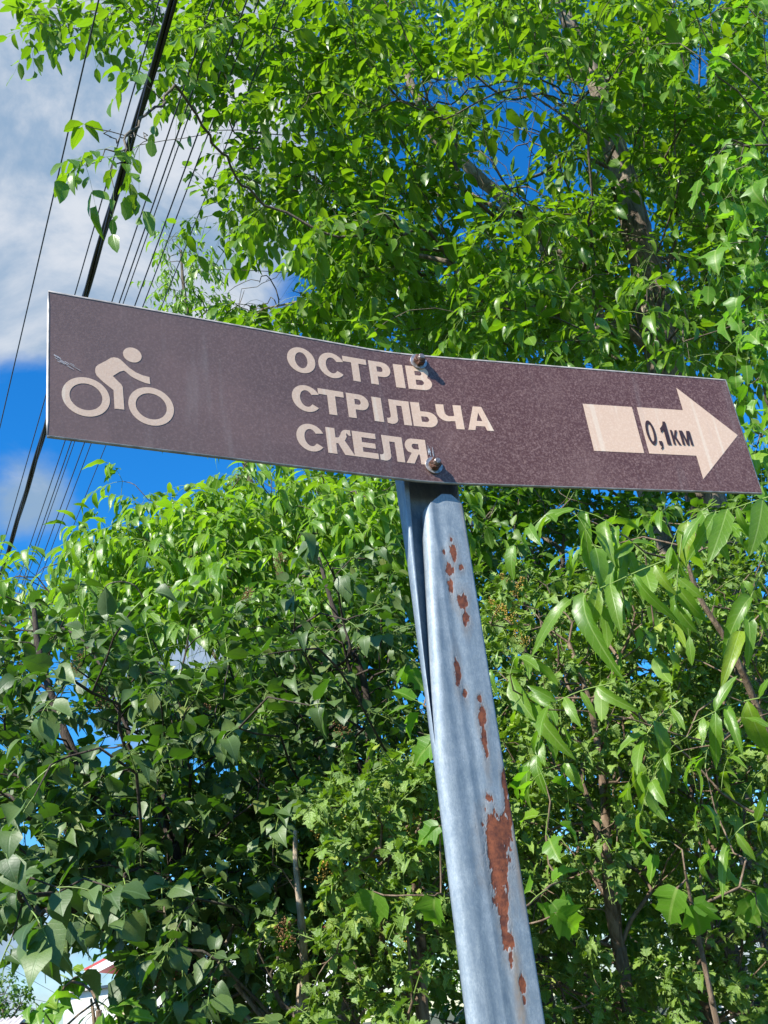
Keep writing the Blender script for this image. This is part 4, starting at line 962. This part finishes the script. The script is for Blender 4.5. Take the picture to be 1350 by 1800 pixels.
# ---- young walnut with long leaflets, right of the post
TB = aty(1400, 1500, 2.9)
y = Plant('young_walnut_tree', 'young walnut with long glossy bright leaves beneath the arrow end of the sign', 'tree', ground(TB), [TB] + P_((1350, 1300, 2.9), (1290, 1150, 2.8), (1230, 1050, 2.75), (1200, 960, 2.7)), 'youngwalnut', M_STEM, trunk_r=.013)
y.limb(P_((1180, 985, 2.6), (1110, 960, 2.45), (1070, 915, 2.4), (1000, 888, 2.35)), tip=True)
y.limb(P_((1150, 1150, 2.6), (1080, 1020, 2.5), (1060, 1000, 2.45)), tip=True)
y.limb(P_((1250, 1300, 2.7), (1100, 1260, 2.6), (960, 1240, 2.5), (900, 1180, 2.45)), tip=True)
y.limb(P_((1340, 1240, 2.5), (1250, 1235, 2.45), (1200, 1290, 2.4)), tip=True)
GAPS[:] = [(950, 1080, 70, 60), (1133, 1168, 30, 26), (1060, 1130, 60, 30)]
y.grow(blobs([(1060, 1000, 60, 40, 2.7, 2.9, 2), (1230, 960, 110, 50, 2.7, 3.0, 4), (1310, 1040, 60, 80, 2.7, 3.0, 2), (1230, 1120, 110, 60, 2.7, 3.1, 2), (960, 1230, 60, 50, 2.7, 2.9, 2), (1150, 1290, 110, 50, 2.7, 3.0, 2),
              (1310, 1380, 60, 80, 2.8, 3.1, 2), (1460, 1150, 40, 300, 2.7, 3.2, 8)]), wl=.3)
y.spray(spray_pinnate(L=.17, leaflet=.088, nleaf=(2, 3), pairs=2, droop=.75, spread=.7))
def compound(pl, Y, pts, lf, face=.5):
    """one compound leaf: stalk through pts, leaflets (position along it 0..1, tip)"""
    R = smooth_path(P_(*[(a, b, Y) for a, b in pts]), 9); pl.pet.append((R[None], np.linspace(.0022, .0012, 9)[None]))
    for t, tx, ty in lf:
        p = R[min(8, int(round(t * 8)))]; q = aty(tx, ty, Y - rng.uniform(.0, .10)); d = q - p; L = np.linalg.norm(d)
        pl.leaves(p[None], d[None], (-F * face + SUN * .5 + rnd(1)[0] * .45)[None], np.array([L * .98]))
        k_ = pl.LM[-1]; k_[:, :, 0] *= .80
compound(y, 2.35, [(1145, 985), (1100, 945), (1060, 912), (1010, 894)], [(1, 915, 905), (.85, 1018, 968), (.62, 1052, 962), (.55, 1085, 950), (.3, 1165, 948), (.25, 1075, 985)])
compound(y, 2.4, [(1160, 1010), (1120, 985), (1085, 952)], [(1, 1040, 1002), (.95, 1062, 1045), (.9, 1092, 1050), (.8, 1128, 1015), (.4, 1150, 1050)])
compound(y, 2.3, [(1170, 985), (1120, 1005), (1065, 1030), (1005, 1052)], [(1, 940, 1086), (.9, 1000, 1115), (.62, 1088, 1108), (.4, 1145, 1078), (.75, 1040, 1105), (.15, 1175, 1060)])
compound(y, 2.3, [(1370, 868), (1330, 880), (1290, 893), (1235, 905)], [(1, 1180, 960), (.8, 1262, 965), (.6, 1305, 960), (.3, 1335, 975), (.9, 1225, 975)])
compound(y, 2.35, [(1260, 880), (1225, 905), (1195, 925), (1180, 960)], [(1, 1165, 1010), (.8, 1230, 1000), (.5, 1200, 990), (.3, 1265, 950), (1, 1195, 1030)])
compound(y, 2.35, [(1200, 930), (1192, 1000), (1188, 1060)], [(1, 1215, 1130), (.9, 1170, 1120), (.6, 1240, 1055), (.5, 1150, 1030), (.8, 1240, 1100)])
compound(y, 2.3, [(1380, 1222), (1320, 1230), (1270, 1245), (1215, 1272)], [(.75, 1290, 1172), (.6, 1300, 1305), (.9, 1230, 1310), (.4, 1340, 1330), (.2, 1345, 1180), (.8, 1262, 1330)])
compound(y, 2.5, [(960, 1262), (930, 1225), (895, 1185), (875, 1165)], [(1, 868, 1150), (.8, 925, 1180), (.6, 925, 1290), (.4, 985, 1240), (.3, 950, 1310)])
compound(y, 2.4, [(1080, 1200), (1020, 1215), (965, 1240)], [(1, 930, 1290), (.8, 1010, 1265), (.5, 1055, 1270), (.2, 1095, 1255), (.9, 925, 1200)])
compound(y, 2.4, [(1340, 1000), (1320, 1050), (1300, 1110)], [(1, 1280, 1170), (.7, 1345, 1120), (.5, 1265, 1090), (.2, 1350, 1040)])
compound(y, 2.5, [(1350, 1440), (1310, 1450), (1280, 1480)], [(1, 1250, 1530), (.7, 1330, 1520), (.3, 1345, 1390)])
compound(y, 2.45, [(1200, 1230), (1160, 1260), (1130, 1300)], [(1, 1110, 1350), (.6, 1190, 1330), (.9, 1070, 1300), (.3, 1215, 1290)])
y.nuts = P_((1198, 1138, 3.0),)
PLANTS.append(y)

# ---- maple seedling leaves near the post
def single(P, dirs, size, plant):
    n = len(P); plant.leaves(np.array(P), np.array(dirs), np.tile(-F * .75 + SUN * .6, (n, 1)) + rnd(n) * .2, np.array(size))
TB = aty(960, 1980, 2.5)
s = Plant('maple_sapling', 'thin maple sapling whose large lime leaves show either side of the lower post', 'tree', ground(TB), [TB] + P_((930, 1750, 2.45), (900, 1650, 2.45), (830, 1500, 2.45), (790, 1400, 2.45), (790, 1300, 2.45)), 'maple', M_STEM, trunk_r=.012, power=.3)
e1 = s.limb(P_((945, 1620, 2.35), (978, 1607, 2.3)), wob=.002); e2 = s.limb(P_((770, 1450, 2.35)), wob=.002); e3 = s.limb(P_((775, 1560, 2.35), (765, 1572, 2.33)), wob=.002); e4 = s.limb(P_((765, 1300, 2.35)), wob=.002)
e6 = s.limb(P_((655, 1570, 2.4),), wob=.002)
d_ = lambda x, y: CR * x - CU * y
single([s.P[e1], s.P[e1], s.P[e2], s.P[e2], s.P[e3], s.P[e4], s.P[e6], s.P[e4]],
       [d_(.9, .75), d_(.2, .8), d_(-.85, .55), d_(.1, .9), d_(-.12, 1), d_(-.8, .6), d_(-.2, 1), d_(.1, .9)],
       [.115, .075, .095, .075, .11, .095, .115, .07], s)
s.tips = []
s.grow(P_((960, 1470, 2.5), (985, 1550, 2.5), (725, 1160, 2.9), (960, 1380, 2.5), (930, 1590, 2.4), (745, 1240, 2.6)), wl=.1)
s.spray(spray_simple(L=.06, leaf=.088, n=3, droop=.7, petiole=.03, sunf=.8))
PLANTS.append(s)
TB = aty(1285, 1900, 2.6)
s = Plant('maple_sapling', 'slender maple sapling with a pair of broad backlit leaves at the lower right', 'tree', ground(TB), [TB] + P_((1250, 1750, 2.58), (1222, 1620, 2.55), (1204, 1530, 2.5)), 'maple', M_STEM, trunk_r=.008, power=.3)
e5 = s.limb(P_((1190, 1560, 2.45),), wob=.002); e6 = s.limb(P_((1215, 1590, 2.45),), wob=.002)
single([s.P[e5], s.P[e6], s.P[e6]], [d_(-.35, 1), d_(.3, 1), d_(.9, .2)], [.12, .12, .07], s)
s.tips = []
s.grow(P_((1180, 1480, 2.6), (1300, 1560, 2.6), (1330, 1590, 2.6), (1290, 1500, 2.7), (1240, 1350, 2.8)), wl=.1)
s.spray(spray_simple(L=.06, leaf=.088, n=3, droop=.7, petiole=.03, sunf=.8))
PLANTS.append(s)
TB = aty(175, 1900, 2.3)
s = Plant('maple_sapling', 'small maple sapling with yellow green leaves in front of the house at bottom left', 'tree', ground(TB), [TB] + P_((172, 1850, 2.3), (165, 1790, 2.3), (160, 1755, 2.3)), 'maple', M_STEM, trunk_r=.007, power=.3)
s.grow(P_((125, 1725, 2.3), (150, 1715, 2.35), (105, 1750, 2.3), (170, 1760, 2.25), (120, 1800, 2.2), (200, 1790, 2.3), (85, 1790, 2.2)), wl=.1)
s.spray(spray_simple(L=.05, leaf=.060, n=5, droop=.5, petiole=.02, sunf=.8)); s.nocull = True
PLANTS.append(s)

# ---- dark thicket further back, right and centre
def thicket(label, px, Y, bl, gaps, n0=.3):
    B = aty(px, 1700, Y)
    k = Plant('thicket_shrub', label, 'shrub', ground(B), [B] + P_((px - 10, 1500, Y), (px - 20, 1300, Y), (px - 30, 1100, Y)), 'thicket', M_TWIG, trunk_r=.04, tip_r=.003, group='dense shrubs closing the background')
    GAPS[:] = gaps; k.grow(blobs(bl), wl=.3, step=.14, arch=.05)
    k.spray(spray_simple(L=.30, leaf=.070, n=28, droop=.4, petiole=.02)); PLANTS.append(k)
gp = [(1133, 1168, 12, 12), (1157, 1722, 14, 14), (1165, 1790, 30, 16), (1150, 1440, 14, 12), (1210, 1345, 10, 8)]
thicket('dense dark shrub behind the yellow seed clusters right of the post', 950, 4.8, [(950, 980, 170, 130, 4.3, 6.0, 120), (930, 900, 110, 50, 4.3, 6.0, 30), (930, 1250, 180, 170, 4.2, 6.0, 80), (930, 1550, 190, 170, 4.2, 6.0, 80), (920, 1800, 200, 100, 4.0, 6, 34)], gp)
thicket('dense dark shrub behind the young walnut at the right edge', 1290, 4.9, [(1260, 980, 200, 160, 4.3, 6.2, 100), (1260, 1250, 190, 170, 4.2, 6.2, 80), (1260, 1500, 190, 170, 4.2, 6.2, 76), (1260, 1780, 200, 100, 4.2, 6, 30), (1540, 1300, 150, 450, 4.2, 6.0, 50)], gp)
thicket('dense dark shrub behind the bare pale stem at bottom centre', 600, 4.6, [(620, 1250, 170, 150, 4.3, 5.6, 60), (600, 1480, 190, 150, 4.2, 5.6, 70), (520, 1720, 240, 120, 3.9, 5.2, 60), (400, 1450, 120, 120, 4.2, 5.6, 24)], [(110, 1740, 160, 110), (330, 1150, 80, 50), (450, 1300, 16, 14), (352, 1345, 26, 14)])
thicket('dark shrub top behind the walnut trunk just over the right half of the sign', 1120, 7.6, [(1000, 640, 330, 110, 7.4, 9.5, 60), (1020, 880, 350, 130, 7.0, 9.5, 110), (1300, 500, 120, 130, 7.4, 9, 30), (700, 880, 150, 80, 7, 9, 30)], [])
thicket('tall dark hedge shrub furthest back behind the lower right thicket', 1120, 7.6, [(1080, 1000, 330, 160, 7.0, 9, 90), (1080, 1300, 330, 200, 7, 9, 90), (1080, 1620, 330, 160, 7, 9, 90), (1100, 1740, 330, 80, 5.5, 7, 60), (700, 1200, 130, 250, 7, 9, 40)], gp)
TB = aty(-25, 1800, 33)
f = Plant('distant_tree', 'small distant tree beside the corrugated shed roof at the bottom left edge', 'tree', ground(TB), [(TB[0], TB[1], 1.2), (TB[0] + .05, TB[1], 2.4), (TB[0], TB[1] + .1, 3.4)], 'thicket', M_BARK, trunk_r=.12, tip_r=.01)
GAPS[:] = []; f.grow([np.array([TB[0], TB[1], 3.2]) + rnd(1)[0] * np.array([1.3, 1.3, 1.0]) * rng.random() ** .33 for _ in range(110)], step=.3)
f.spray(spray_simple(L=.4, leaf=.16, n=16, droop=.3, petiole=.03)); f.nocull = True; PLANTS.append(f)
# ------------------------------------------------------------------ turn the plants into objects
for p in PLANTS: p.finish_arrays()
def visible_sets():
    """which leaves are in front in their patch of the view: these become objects of their own"""
    X = []; Z = []; who = []; sz = []
    for i, p in enumerate(PLANTS):
        c = p.LP + p.LM[:, :, 1] * .5
        x, y, z = project(c); s = np.linalg.norm(p.LM[:, :, 1], axis=1) * FPX / np.maximum(z, .1)
        # apparent size: length and width both foreshortened
        v = (c - EYE) / np.linalg.norm(c - EYE, axis=1, keepdims=True)
        nn = p.LM[:, :, 2] / np.linalg.norm(p.LM[:, :, 2], axis=1, keepdims=True)
        s = s * np.sqrt(np.abs((v * nn).sum(1)) + .05)
        ok = (z > .3) & (x > -5) & (x < 1355) & (y > -5) & (y < 1805)
        top = 510 + (x - 85) * .135; ok &= ~((x > 85) & (x < 1310) & (y > top) & (y < top + 235))
        ok &= ~((np.abs(x - (755 + (y - 850) * .145)) < 60) & (y > 850))
        X.append(np.stack([x, y], 1)); Z.append(np.where(ok, z, 1e9)); who.append(np.stack([np.full(len(x), i), np.arange(len(x))], 1)); sz.append(s)
    X = np.concatenate(X); Z = np.concatenate(Z); who = np.concatenate(who); sz = np.concatenate(sz)
    vis = np.zeros(len(Z), bool)
    for off in (0, 7):
        cell = ((X[:, 0] + off) // 14).astype(int) * 4000 + ((X[:, 1] + off) // 14).astype(int)
        o = np.lexsort((Z, cell)); first = np.ones(len(o), bool); first[1:] = cell[o][1:] != cell[o][:-1]
        vis[o[first]] = True
    vis &= Z < 1e8
    res = []
    for i in range(len(PLANTS)):
        k = np.where((who[:, 0] == i) & vis)[0]
        k = k[np.argsort(-sz[k])][:300]
        res.append(who[k, 1])
    return res
VIS = visible_sets()
FR = {}
def capsule_cluster(r, kind, R=.05, n=70):
    """dry seed head: small pointed capsules on a branching stalk, built round the origin, hanging up"""
    V = []; Q = []; k = 0
    for i in range(n):
        t = r.random(); a = r.uniform(0, 6.283); rad = R * .55 * (1 - .75 * t) * math.sqrt(r.random())
        p = np.array([rad * math.cos(a), rad * math.sin(a), t * R * 2.1]); d = np.array([math.cos(a), math.sin(a), .9]) + r.standard_normal(3) * .4; d /= np.linalg.norm(d)
        L = R * r.uniform(.16, .26); u = np.cross(d, (0.1, .2, .9)); u /= np.linalg.norm(u); w_ = np.cross(d, u); q = L * .28
        V += [p, p + d * L * .5 + u * q, p + d * L * .5 + w_ * q, p + d * L * .5 - u * q, p + d * L * .5 - w_ * q, p + d * L]
        for j in range(4): Q += [(k, k + 1 + j, k + 1 + (j + 1) % 4), (k + 5, k + 1 + (j + 1) % 4, k + 1 + j)]
        k += 6
    return mesh('seed_head', np.array(V), np.array(Q), smooth=False)
SEED_ME = {}
for kd, mt in (('brown', M_SEED), ('ochre', M_SEEDY)):
    SEED_ME[kd] = []
    for i in range(3):
        me = capsule_cluster(np.random.default_rng(i + 5), kd); me.materials.append(mt); SEED_ME[kd].append(me)
bm = bmesh.new(); bmesh.ops.create_icosphere(bm, subdivisions=2, radius=.019)
for v in bm.verts: v.co.z *= 1.15; v.co *= 1 + .03 * math.sin(v.co.x * 300)
NUT_ME = bm_mesh('walnut', bm, True); NUT_ME.materials.append(M_NUT)

def build_plant(p, vis):
    root = thing(p.name, p.label, p.cat, p.base, p.group)
    n = p.n; P = p.P[:n]; par = p.par[:n]
    w = np.zeros(n); ch = [[] for _ in range(n)]
    for i in range(n):
        if par[i] >= 0: ch[par[i]].append(i)
    for (i, l) in p.tips: w[i] += 1
    for i in range(n - 1, -1, -1):
        if w[i] == 0 and not ch[i]: w[i] = 1
        if par[i] >= 0: w[par[i]] += w[i]
    R = p.tip_r * np.maximum(w, 1) ** p.power
    R = np.minimum(R, p.trunk_r)
    # taper the trunk from base to top
    tr = np.arange(p.ntrunk); R[:p.ntrunk] = np.maximum(R[:p.ntrunk] * .6, p.trunk_r * (1 - .7 * (tr / max(1, p.ntrunk)) ** 1.5))
    chains = [(list(range(p.ntrunk)), 'trunk')]
    inT = np.zeros(n, bool); inT[:p.ntrunk] = True
    starts = []
    for i in range(p.ntrunk):
        for c in ch[i]:
            if not inT[c]: starts.append(c)
    while starts:
        c = starts.pop(); L = [par[c], c]; cur = c
        while ch[cur]:
            k = max(ch[cur], key=lambda q: w[q])
            for q in ch[cur]:
                if q != k: starts.append(q)
            L.append(k); cur = k
        chains.append((L, None))
    tv, tq, off = [], [], 0
    bc = []
    for L, tag in chains:
        pts = P[L] - p.base; rad = R[L].copy()
        if tag is None:
            rad[0] = rad[1]
            rad = np.minimum.accumulate(rad); rad[-1] *= .6
        size_px = 0
        if tag is None:
            x, y, z = project(P[L]); k = len(L) // 3
            size_px = rad[min(1, len(rad) - 1)] * 2 * FPX / max(z[k], .3)
        if tag == 'trunk':
            if len(pts) > 3: pts = smooth_path(pts, len(pts) * 3); rad = np.interp(np.linspace(0, 1, len(pts)), np.linspace(0, 1, len(rad)), rad)
            V, Q = tube1(pts, rad, 12, .05); o = link('trunk', mesh('trunk', V, Q), p.bark, root)
        elif size_px > 9 and len(L) > 4 and len(bc) < 40:
            V, Q = tube1(smooth_path(pts, len(pts) * 2), np.interp(np.linspace(0, 1, len(pts) * 2), np.linspace(0, 1, len(pts)), rad), 8, .05)
            bc.append(link('branch', mesh('branch', V, Q), p.bark, root))
        else:
            V, Q = tube1(pts, rad, 4 if rad[0] < .006 else 6); tv.append(V); tq.append(Q + off); off += len(V)
    if tv: link('twigs', mesh('twigs', np.concatenate(tv), np.concatenate(tq)), p.bark if p.bark in (M_DARK, M_STEM) else M_TWIG, root, kind='stuff')
    pv, pq, off = [], [], 0
    for (Rp, Rr) in p.pet:
        V, Q = tubes(Rp - p.base, Rr, 3); pv.append(V); pq.append(Q + off); off += len(V)
    if pv: link('leaf_stalks', mesh('leaf_stalks', np.concatenate(pv), np.concatenate(pq)), M_PET, root, kind='stuff')
    T = TPL[p.kind]
    keep = np.ones(len(p.LP), bool); keep[vis] = False
    V_, Q_, UV_, off = [], [], [], 0
    for ti, (V, Q, UV, me) in enumerate(T):
        k = np.where(keep & (p.LT == ti))[0]
        if not len(k): continue
        W_ = np.einsum('nij,vj->nvi', p.LM[k], V) + (p.LP[k] - p.base)[:, None]
        V_.append(W_.reshape(-1, 3)); Q_.append((Q[None] + (np.arange(len(k)) * len(V))[:, None, None]).reshape(-1, 4) + off)
        UV_.append(np.tile(UV, (len(k), 1))); off += len(k) * len(V)
    if V_:
        mt = T[0][3].materials[0]
        link('foliage', mesh('foliage', np.concatenate(V_), np.concatenate(Q_), np.concatenate(UV_)), mt, root, kind='stuff')
    for i in vis:
        o = bpy.data.objects.new('leaf', T[p.LT[i]][3]); C.objects.link(o); o.parent = root
        M = Matrix([[*p.LM[i][a], p.LP[i][a] - p.base[a]] for a in range(3)] + [[0, 0, 0, 1]])
        o.matrix_basis = M
    for pos in getattr(p, 'nuts', []):
        o = link('walnut', NUT_ME, None, root, tuple(np.array(pos) - p.base))
    for j, (pos, kd) in enumerate(getattr(p, 'seeds', [])):
        for q in range(2):
            o = link('seed_head', SEED_ME[kd][(j + q) % 3], None, root, tuple(np.array(pos) - p.base + rng.standard_normal(3) * .02))
            o.rotation_euler = (rng.uniform(-.7, .7), rng.uniform(-.7, .7), rng.uniform(0, 6)); s_ = rng.uniform(.45, .8); o.scale = (s_, s_, s_)
    return root
NL = 0
for p, v in zip(PLANTS, VIS):
    build_plant(p, v); NL += len(p.LP); print(p.name, 'leaves', len(p.LP), 'nodes', p.n, 'objects', len(v))
print('TOTAL LEAVES', NL)
